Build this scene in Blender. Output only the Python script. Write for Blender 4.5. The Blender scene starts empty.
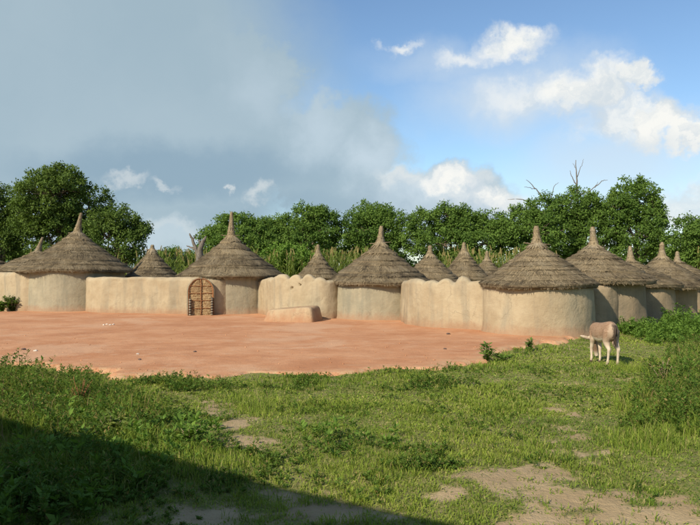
import bpy, math, random
import numpy as np
from mathutils import Vector

# ------------------------------------------------------------------ camera, sky, sun, exposure
scene = bpy.context.scene
COL = scene.collection
HOR, FPX, CAMH = 269.0, 687.0, 2.2          # horizon row, focal length in photo pixels, eye height
cam_d = bpy.data.cameras.new('camera')
cam_d.sensor_width = 36.0
cam_d.lens = 36.0 * FPX / 700.0
cam_d.clip_start, cam_d.clip_end = 0.05, 6000.0
cam = bpy.data.objects.new('camera', cam_d)
COL.objects.link(cam)
cam.location = (0, 0, CAMH)
cam.rotation_euler = (math.radians(90.54), 0, 0)
scene.camera = cam

SUN_EL = math.radians(34.0)
SUN_AZ = math.radians(38.0)                 # light travels towards (sin, cos) of this
sun_d = bpy.data.lights.new('sun', 'SUN')
sun_d.energy = 5.0
sun_d.angle = math.radians(0.6)
sun_d.color = (1.0, 0.91, 0.76)
sun = bpy.data.objects.new('sun', sun_d)
COL.objects.link(sun)
ldir = Vector((math.sin(SUN_AZ) * math.cos(SUN_EL), math.cos(SUN_AZ) * math.cos(SUN_EL), -math.sin(SUN_EL)))
sun.rotation_euler = ldir.to_track_quat('-Z', 'Y').to_euler()
sun.location = (-30, -40, 30)

scene.view_settings.view_transform = 'Standard'
scene.view_settings.look = 'None'
scene.view_settings.exposure = 0.22
scene.view_settings.gamma = 1.0
scene.view_settings.use_curve_mapping = False
scene.render.engine = 'CYCLES'
scene.cycles.max_bounces = 5
scene.cycles.transparent_max_bounces = 4


class NT:
    """small helper around a node tree"""
    def __init__(self, tree):
        self.t = tree
        tree.nodes.clear()

    def n(self, kind, **kw):
        nd = self.t.nodes.new(kind)
        for k, v in kw.items():
            setattr(nd, k, v)
        return nd

    def set(self, sock, v):
        if isinstance(v, bpy.types.NodeSocket):
            self.t.links.new(v, sock)
        elif v is not None:
            sock.default_value = v

    def math(self, op, a, b=None, c=None, clamp=False):
        nd = self.n('ShaderNodeMath', operation=op)
        nd.use_clamp = clamp
        for i, v in enumerate((a, b, c)):
            self.set(nd.inputs[i], v)
        return nd.outputs[0]

    def vmath(self, op, a, b=None):
        nd = self.n('ShaderNodeVectorMath', operation=op)
        self.set(nd.inputs[0], a)
        self.set(nd.inputs[1], b)
        return nd.outputs['Value'] if op in ('LENGTH', 'DOT_PRODUCT', 'DISTANCE') else nd.outputs[0]

    def noise(self, vec, scale, detail=5, rough=0.55, dist=0.0):
        nd = self.n('ShaderNodeTexNoise')
        self.set(nd.inputs['Vector'], vec)
        nd.inputs['Scale'].default_value = scale
        nd.inputs['Detail'].default_value = detail
        nd.inputs['Roughness'].default_value = rough
        nd.inputs['Distortion'].default_value = dist
        return nd

    def mix(self, fac, a, b, kind='MIX'):
        nd = self.n('ShaderNodeMix', data_type='RGBA', blend_type=kind)
        self.set(nd.inputs[0], fac)
        for s, v in ((nd.inputs[6], a), (nd.inputs[7], b)):
            self.set(s, v if isinstance(v, bpy.types.NodeSocket) else (*v, 1.0))
        return nd.outputs[2]

    def ramp(self, val, lo, hi, smooth=True):
        nd = self.n('ShaderNodeMapRange')
        nd.interpolation_type = 'SMOOTHSTEP' if smooth else 'LINEAR'
        self.set(nd.inputs[0], val)
        nd.inputs[1].default_value = lo
        nd.inputs[2].default_value = hi
        return nd.outputs[0]


# ---- world: physical sky with cloud banks laid out by compass bearing and elevation
world = bpy.data.worlds.new('World')
scene.world = world
world.use_nodes = True
W = NT(world.node_tree)
SKY_STRENGTH = 0.125
sky = W.n('ShaderNodeTexSky', sky_type='NISHITA')
sky.sun_disc = False
sky.sun_elevation = SUN_EL
sky.sun_rotation = SUN_AZ + math.pi
sky.altitude = 300
sky.air_density = 1.0
sky.dust_density = 0.6
sky.ozone_density = 1.6
geo = W.n('ShaderNodeTexCoord')
sep = W.n('ShaderNodeSeparateXYZ')
W.set(sep.inputs[0], geo.outputs['Generated'])
az = W.math('ARCTAN2', sep.outputs[0], sep.outputs[1])
el = W.math('ARCSINE', sep.outputs[2])
cmb = W.n('ShaderNodeCombineXYZ')
W.set(cmb.inputs[0], az); W.set(cmb.inputs[1], el)
ang = cmb.outputs[0]
# warp for ragged edges
nz1 = W.noise(ang, 8.0, 9, 0.62)
nz2 = W.noise(ang, 26.0, 6, 0.6)
w1 = W.vmath('MULTIPLY', W.vmath('SUBTRACT', nz1.outputs['Color'], (0.5, 0.5, 0.5)), (0.13, 0.10, 0))
w2 = W.vmath('MULTIPLY', W.vmath('SUBTRACT', nz2.outputs['Color'], (0.5, 0.5, 0.5)), (0.06, 0.055, 0))
pw = W.vmath('ADD', ang, W.vmath('ADD', w1, w2))
psoft = W.vmath('ADD', ang, w1)


def p2a(px, py):
    a = math.atan((px - 350) / FPX)
    return a, math.atan((HOR - py) / FPX * math.cos(a))


def blob(vec, px, py, rx, ry, soft_lo=0.55, soft_hi=1.05, amount=1.0):
    a, e = p2a(px, py)
    d = W.vmath('LENGTH', W.vmath('MULTIPLY', W.vmath('SUBTRACT', vec, (a, e, 0)), (FPX / rx, FPX / ry, 0)))
    m = W.ramp(d, soft_hi, soft_lo)
    return W.math('MULTIPLY', m, amount) if amount != 1.0 else m


def union(ms):
    r = ms[0]
    for m in ms[1:]:
        r = W.math('MAXIMUM', r, m)
    return r


sky_col = W.mix(1.0, sky.outputs[0], (0.88, 0.98, 1.03), 'MULTIPLY')
k = 1.0 / SKY_STRENGTH


def C(r, g, b):
    q = k / 2 ** scene.view_settings.exposure
    return (r * q, g * q, b * q)


# grey storm bank: the whole left half, overhead-left and on beyond the frame
storm = union([blob(psoft, -150, 90, 430, 330, 0.75, 1.08), blob(pw, 250, 80, 60, 70, 0.6, 1.05),
               blob(psoft, 190, 150, 150, 130, 0.6, 1.1),
               blob(pw, 330, 160, 88, 72, 0.7, 1.03),
               blob(pw, 425, 205, 105, 42, 0.7, 1.03)])
shade = W.noise(psoft, 4.0, 5, 0.5).outputs[0]
storm_col = W.mix(W.ramp(shade, 0.3, 0.7), C(0.365, 0.485, 0.56), C(0.415, 0.53, 0.60))
low = union([blob(psoft, 170, 175, 190, 34, 0.3, 1.15, 0.85), blob(psoft, 330, 215, 200, 30, 0.3, 1.15, 0.6)])
storm_col = W.mix(low, storm_col, C(0.265, 0.385, 0.485))
edge = union([blob(pw, 262, 92, 44, 50, 0.0, 1.1, 0.30), blob(pw, 318, 128, 52, 56, 0.0, 1.1, 0.55),
              blob(pw, 372, 158, 56, 44, 0.0, 1.1, 0.70), blob(pw, 430, 190, 70, 30, 0.0, 1.1, 0.8), blob(pw, 120, 240, 260, 24, 0.1, 1.1, 0.5)])
storm_col = W.mix(edge, storm_col, C(0.63, 0.74, 0.82))
col = W.mix(W.math('MULTIPLY', storm, 0.95), sky_col, storm_col)
# thin veil under and around the cumulus on the right
veil = union([blob(psoft, 520, 95, 130, 55, 0.1, 1.15, 0.7), blob(psoft, 620, 165, 130, 60, 0.1, 1.15, 0.65),
              blob(psoft, 460, 60, 110, 30, 0.1, 1.15, 0.45), blob(psoft, 560, 215, 240, 50, 0.0, 1.2, 0.6)])
col = W.mix(veil, col, C(0.66, 0.75, 0.83))
# sunlit cumulus
cum = union([blob(pw, 590, 92, 70, 27, 0.3, 1.06), blob(pw, 530, 92, 80, 22, 0.0, 1.15, 0.7),
             blob(pw, 640, 84, 24, 16, 0.5, 1.05), blob(pw, 655, 130, 40, 25, 0.5, 1.05),
             blob(pw, 620, 118, 50, 28, 0.3, 1.1, 0.9), blob(pw, 685, 140, 16, 20, 0.5, 1.05),
             blob(pw, 512, 40, 40, 18, 0.15, 1.08), blob(pw, 470, 52, 36, 11, 0.0, 1.12, 0.7),
             blob(pw, 398, 43, 22, 7, 0.0, 1.15, 0.75),
             blob(pw, 448, 184, 44, 17, 0.3, 1.05), blob(pw, 490, 199, 50, 15, 0.2, 1.08), blob(pw, 405, 178, 40, 14, 0.0, 1.1, 0.5),
             blob(pw, 118, 180, 26, 7, 0.0, 1.15, 0.40), blob(pw, 160, 187, 18, 5, 0.0, 1.15, 0.35),
             blob(pw, 234, 184, 9, 4, 0.2, 1.1, 0.45), blob(pw, 262, 196, 15, 9, 0.0, 1.15, 0.40),
             blob(pw, 690, 205, 36, 22, 0.3, 1.1, 0.8), blob(pw, 180, 228, 60, 9, 0.0, 1.15, 0.22)])
# scattered cumulus for the rest of the dome, away from the bank
rest = W.noise(W.vmath('MULTIPLY', geo.outputs['Generated'], (1, 1, 2.2)), 3.2, 8, 0.55).outputs[0]
away = W.ramp(W.math('ABSOLUTE', az), 0.75, 1.1)
cum = union([cum, W.math('MULTIPLY', W.ramp(rest, 0.60, 0.70), away)])
lum = W.noise(pw, 16.0, 7, 0.6).outputs[0]
cum_col = W.mix(W.ramp(lum, 0.36, 0.58), C(0.68, 0.75, 0.80), C(0.95, 0.95, 0.91))
under = union([blob(psoft, 540, 122, 90, 22, 0.0, 1.1, 0.8), blob(psoft, 620, 160, 90, 22, 0.0, 1.1, 0.8), blob(psoft, 450, 212, 90, 14, 0.0, 1.1, 0.8)])
cum_col = W.mix(under, cum_col, C(0.60, 0.69, 0.77))
col = W.mix(cum, col, cum_col)
bg = W.n('ShaderNodeBackground')
W.set(bg.inputs[0], col)
bg.inputs[1].default_value = SKY_STRENGTH
wo = W.n('ShaderNodeOutputWorld')
W.set(wo.inputs[0], bg.outputs[0])

# ------------------------------------------------------------------ general helpers
rng = np.random.default_rng(7)
random.seed(7)


def gnd(px, py):
    """ground point seen at a photo pixel (below the horizon)"""
    d = CAMH * FPX / (py - HOR)
    return ((px - 350) / FPX * d, d)


def at(px, d):
    return ((px - 350) / FPX * d, d)


def zat(py, d):
    return CAMH + (HOR - py) * d / FPX


def _hash(i, seed):
    h = np.zeros(i.shape[0], dtype=np.uint32) + np.uint32((seed * 374761393 + 668265263) & 0xffffffff)
    for c in range(i.shape[1]):
        h = (h ^ (i[:, c].astype(np.int64) & 0xffffffff).astype(np.uint32)) * np.uint32(2654435761)
        h ^= h >> np.uint32(15)
        h = h * np.uint32(2246822519)
        h ^= h >> np.uint32(13)
    return (h & np.uint32(0xffffff)).astype(np.float64) / 16777215.0


def vnoise(p, seed=0):
    p = np.asarray(p, dtype=np.float64)
    i = np.floor(p).astype(np.int64)
    f = p - i
    f = f * f * (3 - 2 * f)
    dim = p.shape[1]
    out = np.zeros(p.shape[0])
    for cidx in range(2 ** dim):
        off = np.array([(cidx >> b) & 1 for b in range(dim)])
        w = np.ones(p.shape[0])
        for b in range(dim):
            w *= f[:, b] if off[b] else 1 - f[:, b]
        out += w * _hash(i + off, seed)
    return out


def fbm(p, seed=0, octv=4, gain=0.5):
    p = np.asarray(p, dtype=np.float64)
    a, s, tot = 1.0, 0.0, 0.0
    for o in range(octv):
        s = s + a * vnoise(p * 2 ** o + o * 17.3, seed + o * 101)
        tot += a
        a *= gain
    return s / tot


def mk(name, V, quads=None, tris=None, mat=None, parent=None, smooth=False, attrs=None, loc=None):
    """one mesh object from arrays"""
    V = np.asarray(V, dtype=np.float32).reshape(-1, 3)
    nq = 0 if quads is None else len(quads)
    nt = 0 if tris is None else len(tris)
    parts = []
    if nq: parts.append(np.asarray(quads, dtype=np.int32).ravel())
    if nt: parts.append(np.asarray(tris, dtype=np.int32).ravel())
    loops = np.concatenate(parts)
    me = bpy.data.meshes.new(name)
    me.vertices.add(len(V)); me.vertices.foreach_set('co', V.ravel())
    me.loops.add(len(loops)); me.loops.foreach_set('vertex_index', loops)
    me.polygons.add(nq + nt)
    starts = np.concatenate([np.arange(nq) * 4, nq * 4 + np.arange(nt) * 3]).astype(np.int32)
    me.polygons.foreach_set('loop_start', starts)
    if attrs:
        for an, av in attrs.items():
            at_ = me.attributes.new(an, 'FLOAT', 'POINT')
            at_.data.foreach_set('value', np.asarray(av, dtype=np.float32))
    me.update(calc_edges=True)
    me.validate()
    if smooth:
        me.polygons.foreach_set('use_smooth', np.ones(len(me.polygons), dtype=bool))
    if mat: me.materials.append(mat)
    o = bpy.data.objects.new(name, me)
    COL.objects.link(o)
    if parent: o.parent = parent
    if loc is not None: o.location = loc
    return o


def empty(name, loc, rz=0.0):
    o = bpy.data.objects.new(name, None)
    o.empty_display_size = 0.3
    COL.objects.link(o)
    o.location = loc
    o.rotation_euler = (0, 0, rz)
    return o


def tag(o, label=None, cat=None, group=None, kind=None):
    if label: o['label'] = label
    if cat: o['category'] = cat
    if group: o['group'] = group
    if kind: o['kind'] = kind
    return o


def grid_quads(nu, nv, wrap_u=False):
    """vertex id = u*nv + v"""
    uu = np.arange(nu if wrap_u else nu - 1)
    vv = np.arange(nv - 1)
    U, Vv = np.meshgrid(uu, vv, indexing='ij')
    U2 = (U + 1) % nu
    return np.stack([U * nv + Vv, U2 * nv + Vv, U2 * nv + Vv + 1, U * nv + Vv + 1], -1).reshape(-1, 4)


class Geo:
    """collects arrays of pieces into one mesh"""
    def __init__(self):
        self.V, self.Q, self.T, self.A, self.n = [], [], [], [], 0

    def add(self, V, quads=None, tris=None, a=0.5):
        V = np.asarray(V, dtype=np.float64).reshape(-1, 3)
        if quads is not None and len(quads): self.Q.append(np.asarray(quads) + self.n)
        if tris is not None and len(tris): self.T.append(np.asarray(tris) + self.n)
        self.V.append(V)
        self.A.append(np.broadcast_to(np.asarray(a, dtype=np.float64), (len(V),)))
        self.n += len(V)

    def build(self, name, mat, parent=None, smooth=False, loc=None):
        return mk(name, np.concatenate(self.V), np.concatenate(self.Q) if self.Q else None,
                  np.concatenate(self.T) if self.T else None, mat, parent, smooth,
                  {'tone': np.concatenate(self.A)}, loc)


def nrm(v):
    return v / np.maximum(np.linalg.norm(v, axis=-1, keepdims=True), 1e-9)


def tube(g, pts, rad, sides=8, a=0.5, jit=0.0, cap=True, squash=None):
    pts = np.asarray(pts, float)
    rad = np.asarray(rad, float)
    m = len(pts)
    tan = nrm(np.gradient(pts, axis=0))
    ref = np.array([0.0, 0.0, 1.0]) if abs(tan[0][2]) < 0.8 else np.array([1.0, 0.0, 0.0])
    s1 = nrm(np.cross(tan, ref)); s2 = np.cross(tan, s1)
    th = np.arange(sides) * 2 * math.pi / sides
    R = rad[:, None] * (1 + jit * (rng.random((m, sides)) - 0.5))
    V = pts[:, None, :] + R[..., None] * (np.cos(th)[None, :, None] * s1[:, None, :] + np.sin(th)[None, :, None] * s2[:, None, :])
    idx = np.arange(m * sides).reshape(m, sides)
    q = np.stack([idx[:-1], np.roll(idx, -1, 1)[:-1], np.roll(idx, -1, 1)[1:], idx[1:]], -1).reshape(-1, 4)
    V = V.reshape(-1, 3)
    tr = []
    if cap:
        V = np.concatenate([V, pts[:1], pts[-1:]])
        for j in range(sides):
            tr.append((m * sides, idx[0, (j + 1) % sides], idx[0, j]))
            tr.append((m * sides + 1, idx[-1, j], idx[-1, (j + 1) % sides]))
    g.add(V, q, tr, a)


def strips(g, P0, P1, width, normal, a=0.5, taper=1.0):
    """flat straw strips from P0 to P1"""
    side = nrm(np.cross(P1 - P0, normal)) * (np.asarray(width)[:, None] / 2)
    n = len(P0)
    V = np.stack([P0 - side, P0 + side, P1 + side * taper, P1 - side * taper], 1).reshape(-1, 3)
    g.add(V, np.arange(n * 4).reshape(n, 4), None, np.repeat(np.broadcast_to(a, (n,)), 4))


def leaves(g, base, d, normal, length, width, a=0.5, fold=0.0):
    """diamond leaves: base point, direction, blade normal"""
    n = len(base)
    d = nrm(d)
    side = nrm(np.cross(d, normal))
    up = np.cross(side, d)
    L = np.broadcast_to(length, (n,))[:, None]
    Wd = np.broadcast_to(width, (n,))[:, None]
    mid = base + d * L * 0.45
    V = np.stack([base, mid + side * Wd / 2 + up * L * fold, base + d * L, mid - side * Wd / 2 + up * L * fold], 1).reshape(-1, 3)
    g.add(V, np.arange(n * 4).reshape(n, 4), None, np.repeat(np.broadcast_to(a, (n,)), 4))


def rdir(n, r=None):
    v = (r or rng).normal(size=(n, 3))
    return nrm(v)


# ------------------------------------------------------------------ materials
def new_mat(name):
    m = bpy.data.materials.new(name)
    m.use_nodes = True
    t = NT(m.node_tree)
    out = t.n('ShaderNodeOutputMaterial')
    bs = t.n('ShaderNodeBsdfPrincipled')
    t.set(out.inputs[0], bs.outputs[0])
    bs.inputs['Roughness'].default_value = 0.9
    bs.inputs['Specular IOR Level'].default_value = 0.2
    return m, t, bs, out


def bump(t, bs, height, strength, dist):
    b = t.n('ShaderNodeBump')
    b.inputs['Strength'].default_value = strength
    b.inputs['Distance'].default_value = dist
    t.set(b.inputs['Height'], height)
    t.set(bs.inputs['Normal'], b.outputs[0])


def mud_mat(name, c_a, c_b, c_stain, base_red=(0.30, 0.165, 0.09), red_amt=0.65):
    m, t, bs, _ = new_mat(name)
    g = t.n('ShaderNodeNewGeometry')
    pos = g.outputs['Position']
    sp = t.n('ShaderNodeSeparateXYZ'); t.set(sp.inputs[0], pos)
    big = t.noise(pos, 0.9, 5, 0.6).outputs[0]
    mid = t.noise(pos, 4.5, 6, 0.65).outputs[0]
    streak = t.noise(t.vmath('MULTIPLY', pos, (2.6, 2.6, 0.28)), 1.0, 5, 0.6).outputs[0]
    fine = t.noise(pos, 38, 5, 0.65).outputs[0]
    c = t.mix(t.ramp(big, 0.34, 0.66), c_a, c_b)
    c = t.mix(t.math('MULTIPLY', t.ramp(streak, 0.44, 0.68), 0.65), c, tuple(x * 0.88 for x in c_stain))
    c = t.mix(t.math('MULTIPLY', t.ramp(mid, 0.46, 0.72), 0.32), c, tuple(x * 0.72 for x in c_a))
    c = t.mix(t.math('MULTIPLY', t.ramp(fine, 0.55, 0.8), 0.25), c, tuple(min(1, x * 1.3) for x in c_b))
    patch = t.noise(pos, 1.7, 4, 0.6, 0.2).outputs[0]
    c = t.mix(t.math('MULTIPLY', t.ramp(patch, 0.52, 0.62), 0.14), c, tuple(min(1, x * 1.15) for x in c_b))
    # soil splashed on the foot of the wall
    hgt = t.math('ADD', sp.outputs[2], t.math('MULTIPLY', mid, -0.45))
    c = t.mix(t.math('MULTIPLY', t.ramp(hgt, 0.26, -0.16), red_amt), c, base_red)
    # stray cracks
    vo = t.n('ShaderNodeTexVoronoi', feature='DISTANCE_TO_EDGE')
    t.set(vo.inputs['Vector'], t.vmath('ADD', pos, t.vmath('MULTIPLY', t.noise(pos, 3, 3).outputs['Color'], (0.5, 0.5, 0.5))))
    vo.inputs['Scale'].default_value = 1.1
    crack = t.math('MULTIPLY', t.ramp(vo.outputs['Distance'], 0.012, 0.0), t.ramp(big, 0.5, 0.62))
    c = t.mix(t.math('MULTIPLY', crack, 0.30), c, tuple(x * 0.45 for x in c_a))
    t.set(bs.inputs['Base Color'], c)
    bs.inputs['Roughness'].default_value = 0.95
    h = t.math('ADD', t.math('MULTIPLY', mid, 1.0), t.math('ADD', t.math('MULTIPLY', fine, 0.3), t.math('MULTIPLY', crack, -0.2)))
    bump(t, bs, h, 0.75, 0.045)
    return m


M_MUD = mud_mat('mud_plaster_tan', (0.345, 0.265, 0.160), (0.405, 0.325, 0.205), (0.275, 0.238, 0.165))
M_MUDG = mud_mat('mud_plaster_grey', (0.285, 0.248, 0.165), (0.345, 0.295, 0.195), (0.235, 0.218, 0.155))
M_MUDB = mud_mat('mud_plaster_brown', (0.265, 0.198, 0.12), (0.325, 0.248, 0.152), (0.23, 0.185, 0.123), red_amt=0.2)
M_BENCH = mud_mat('bench_plaster', (0.37, 0.25, 0.145), (0.41, 0.30, 0.18), (0.38, 0.205, 0.115), (0.36, 0.18, 0.09), 0.7)


def straw_mat(name, dark, light, rnd=1.0, grey=(0.24, 0.22, 0.18)):
    m, t, bs, _ = new_mat(name)
    g = t.n('ShaderNodeNewGeometry')
    pos = g.outputs['Position']
    isl = g.outputs['Random Per Island']
    a = t.n('ShaderNodeAttribute', attribute_name='tone')
    n1 = t.noise(pos, 2.2, 5, 0.6).outputs[0]
    n2 = t.noise(pos, 45, 3, 0.6).outputs[0]
    f = t.math('ADD', t.math('MULTIPLY', isl, 0.45 * rnd), t.math('MULTIPLY', a.outputs['Fac'], 0.55))
    f = t.math('ADD', f, t.math('MULTIPLY', t.math('SUBTRACT', n1, 0.5), 1.1), clamp=True)
    c = t.mix(f, dark, light)
    c = t.mix(t.math('MULTIPLY', t.ramp(n1, 0.45, 0.7), 0.4), c, grey)
    c = t.mix(t.math('MULTIPLY', t.ramp(n2, 0.5, 0.75), 0.5), c, tuple(x * 0.4 for x in dark))
    t.set(bs.inputs['Base Color'], c)
    bs.inputs['Roughness'].default_value = 0.85
    bump(t, bs, n2, 0.6, 0.03)
    return m


M_STRAW = straw_mat('thatch_weathered', (0.050, 0.038, 0.024), (0.39, 0.295, 0.165), grey=(0.215, 0.182, 0.125))
M_FRINGE = straw_mat('thatch_fringe', (0.075, 0.055, 0.030), (0.26, 0.19, 0.10))
M_FINIAL = straw_mat('straw_bundle', (0.19, 0.14, 0.08), (0.44, 0.34, 0.20))


def wood_mat(name, a, b, sc=(9, 9, 1.2)):
    m, t, bs, _ = new_mat(name)
    pos = t.n('ShaderNodeTexCoord').outputs['Object']
    n = t.noise(t.vmath('MULTIPLY', pos, sc), 3, 6, 0.6).outputs[0]
    t.set(bs.inputs['Base Color'], t.mix(t.ramp(n, 0.35, 0.7), a, b))
    bump(t, bs, n, 0.5, 0.02)
    return m


M_BARK = wood_mat('bark', (0.09, 0.065, 0.045), (0.22, 0.17, 0.12))
M_DEAD = wood_mat('dead_wood', (0.10, 0.085, 0.065), (0.22, 0.185, 0.145))
M_STICK = wood_mat('pole_wood', (0.14, 0.10, 0.06), (0.33, 0.25, 0.16))
M_MATDOOR = wood_mat('woven_mat', (0.19, 0.105, 0.045), (0.45, 0.33, 0.17), (5, 5, 7))
M_DOORRIM = wood_mat('door_rim', (0.20, 0.085, 0.035), (0.36, 0.17, 0.07), (6, 6, 6))
M_DARKPOLE = wood_mat('dark_pole', (0.04, 0.032, 0.025), (0.10, 0.08, 0.06))
M_PALEBAND = wood_mat('pale_band', (0.22, 0.18, 0.12), (0.40, 0.33, 0.23))


def leaf_mat(name, dark, light, trans=0.35, tint=None):
    m, t, bs, out = new_mat(name)
    g = t.n('ShaderNodeNewGeometry')
    a = t.n('ShaderNodeAttribute', attribute_name='tone')
    f = t.math('ADD', t.math('MULTIPLY', g.outputs['Random Per Island'], 0.5), t.math('MULTIPLY', a.outputs['Fac'], 0.5))
    c = t.mix(f, dark, light)
    if tint:
        c = t.mix(t.math('MULTIPLY', t.ramp(g.outputs['Random Per Island'], 0.86, 0.95), 0.8), c, tint)
    t.set(bs.inputs['Base Color'], c)
    bs.inputs['Roughness'].default_value = 0.75
    bs.inputs['Specular IOR Level'].default_value = 0.12
    tr = t.n('ShaderNodeBsdfTranslucent')
    t.set(tr.inputs[0], t.mix(1.0, c, (1.15, 1.2, 0.6), 'MULTIPLY'))
    mx = t.n('ShaderNodeMixShader')
    mx.inputs[0].default_value = trans
    t.set(mx.inputs[1], bs.outputs[0]); t.set(mx.inputs[2], tr.outputs[0])
    t.set(out.inputs[0], mx.outputs[0])
    return m


M_LEAF = leaf_mat('neem_leaf', (0.060, 0.118, 0.022), (0.175, 0.265, 0.05))
M_LEAFD = leaf_mat('dark_leaf', (0.052, 0.095, 0.020), (0.145, 0.205, 0.042))
M_LEAFY = leaf_mat('bright_leaf', (0.08, 0.155, 0.025), (0.19, 0.30, 0.05))
M_GRASS = leaf_mat('grass_blade', (0.085, 0.160, 0.020), (0.33, 0.385, 0.060), 0.3, (0.42, 0.34, 0.15))
M_WEED = leaf_mat('weed_leaf', (0.045, 0.100, 0.016), (0.165, 0.25, 0.04), 0.3, (0.30, 0.20, 0.08))
M_DRY = leaf_mat('dry_stalk', (0.16, 0.085, 0.045), (0.34, 0.24, 0.12), 0.2)
M_MILLET = leaf_mat('millet_leaf', (0.12, 0.18, 0.035), (0.27, 0.31, 0.08), 0.35)
M_PANICLE = leaf_mat('millet_head', (0.27, 0.22, 0.08), (0.42, 0.35, 0.15), 0.1)

# ------------------------------------------------------------------ ground layout
COURT = [gnd(0, 366), gnd(35, 368), gnd(70, 372), gnd(105, 377), gnd(135, 379), gnd(200, 378), gnd(260, 378), gnd(330, 377),
         gnd(395, 373), gnd(445, 369.5), gnd(478, 364), gnd(505, 356), gnd(530, 350), gnd(553, 343), (7.3, 21.6), (7.6, 24.0), (4, 27), (1, 31), (-6, 35),
         (-14.5, 37), (-16.4, 35.0), (-17.6, 34.5), (-19.5, 34.6), (-30, 34.2), (-30, 18.5), (-14, 16.6)]
COURT = np.array(COURT)


def poly_sd(P, poly):
    """signed distance, positive inside"""
    a = poly; b = np.roll(poly, -1, 0)
    best = np.full(len(P), 1e9)
    inside = np.zeros(len(P), bool)
    for (ax, ay), (bx, by) in zip(a, b):
        ex, ey = bx - ax, by - ay
        wx, wy = P[:, 0] - ax, P[:, 1] - ay
        tt = np.clip((wx * ex + wy * ey) / (ex * ex + ey * ey), 0, 1)
        best = np.minimum(best, np.hypot(wx - tt * ex, wy - tt * ey))
        cond = ((ay > P[:, 1]) != (by > P[:, 1])) & (P[:, 0] < (bx - ax) * (P[:, 1] - ay) / (by - ay + 1e-12) + ax)
        inside ^= cond
    return np.where(inside, best, -best)


# bare earth patches, given by the pixels where they lie: (px, py, half width px, half height px, weight)
PATCH = [(212, 402, 14, 6, 1.0), (225, 412, 14, 6, 1.0), (236, 425, 16, 8, 1.0), (245, 441, 26, 8, 1.1), (255, 448, 22, 6, 0.9),
         (290, 452, 26, 6, 0.7), (560, 408, 14, 7, 0.75), (565, 425, 16, 8, 0.7), (575, 440, 22, 8, 0.75), (600, 452, 16, 7, 0.7),
         (490, 478, 50, 12, 1.0), (450, 492, 40, 10, 0.9), (545, 470, 36, 10, 0.9), (585, 462, 26, 10, 0.95), (640, 478, 20, 5, 0.8),
         (570, 500, 60, 12, 1.05), (630, 515, 60, 12, 1.1), (690, 505, 40, 10, 0.9), (540, 520, 40, 10, 1.0), (700, 520, 40, 12, 1.1),
         (200, 515, 55, 14, 0.9), (290, 495, 40, 9, 0.7), (330, 512, 60, 12, 0.8), (410, 515, 40, 8, 0.7), (420, 485, 24, 5, 0.7),
         (95, 378, 40, 3, 0.4), (570, 385, 12, 3, 0.5), (470, 384, 18, 3, 0.45)]


def bare(P):
    """0 = grown over, 1 = bare earth"""
    s = np.zeros(len(P))
    for px, py, rx, ry, w in PATCH:
        cx, cy = gnd(px, py)
        hx = rx / FPX * cy
        hy = 0.5 * (gnd(px, py - ry)[1] - gnd(px, py + ry)[1])
        d2 = ((P[:, 0] - cx) / (hx * 1.25)) ** 2 + ((P[:, 1] - cy) / (hy * 1.25)) ** 2
        s = np.maximum(s, w * np.exp(-d2 * 1.1))
    n = fbm(P * 2.3, 31, 5, 0.72)
    n = 0.68 * n + 0.32 * (0.5 + 1.5 * (fbm(P * 6.5, 37, 3, 0.7) - 0.5))
    thin = np.clip((fbm(P * 0.5, 77, 4, 0.6) - 0.47) * 2.2, 0, 1)
    yard = (P[:, 1] > 25) & (P[:, 1] < 43) & (P[:, 0] > -25) & (P[:, 0] < 5)
    s = np.where(yard & (poly_sd(P, COURT) < 0), 1.0, s)
    return np.clip((s + 0.35 * thin + (n - 0.5) * 2.7 - 0.42) * 1.7, 0, 1)


def gz(P):
    z = (fbm(P * 0.35, 5, 3) - 0.5) * 0.16 + (fbm(P * 2.2, 9, 4) - 0.5) * 0.07
    far = np.clip((P[:, 1] - 18) / 6, 0, 1)
    return z * (1 - 0.8 * far)


# ---- the ground sheet
def lines(segs):
    out = []
    for a, b, st in segs:
        out += list(np.arange(a, b, st))
    return np.array(out + [segs[-1][1]])


gx = lines([(-3000, -300, 900), (-300, -40, 52), (-40, -14, 0.8), (-14, -7, 0.16), (-7, 7, 0.09), (7, 14, 0.16), (14, 40, 0.8), (40, 300, 52), (300, 3000, 900)])
gy = lines([(-3000, -200, 700), (-200, -10, 38), (-10, 4, 0.7), (4, 14, 0.08), (14, 26, 0.16), (26, 70, 1.0), (70, 300, 46), (300, 3000, 900)])
GX, GY = np.meshgrid(gx, gy, indexing='ij')
GP = np.stack([GX.ravel(), GY.ravel()], 1)
mg, tg, bg_, _ = new_mat('earth_and_turf')
ga = tg.n('ShaderNodeAttribute', attribute_name='bare')
gp = tg.n('ShaderNodeNewGeometry').outputs['Position']
gn1 = tg.noise(gp, 1.3, 6, 0.6).outputs[0]
gn2 = tg.noise(gp, 14, 6, 0.65).outputs[0]
gn3 = tg.noise(gp, 70, 4, 0.6).outputs[0]
bare_f = tg.ramp(tg.math('ADD', ga.outputs['Fac'], tg.math('MULTIPLY', tg.math('SUBTRACT', gn2, 0.5), 0.8)), 0.05, 0.9)
earth = tg.mix(tg.ramp(gn1, 0.35, 0.65), (0.365, 0.262, 0.138), (0.455, 0.338, 0.188))
earth = tg.mix(tg.math('MULTIPLY', tg.ramp(gn3, 0.52, 0.75), 0.45), earth, (0.27, 0.175, 0.10))
turf = tg.mix(tg.ramp(gn2, 0.35, 0.65), (0.15, 0.165, 0.04), (0.255, 0.235, 0.075))
turf = tg.mix(tg.math('MULTIPLY', tg.ramp(gn1, 0.5, 0.7), 0.5), turf, (0.31, 0.235, 0.12))
tg.set(bg_.inputs['Base Color'], tg.mix(bare_f, turf, earth))
bump(tg, bg_, tg.math('ADD', gn2, tg.math('MULTIPLY', gn3, 0.35)), 0.7, 0.05)
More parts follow.
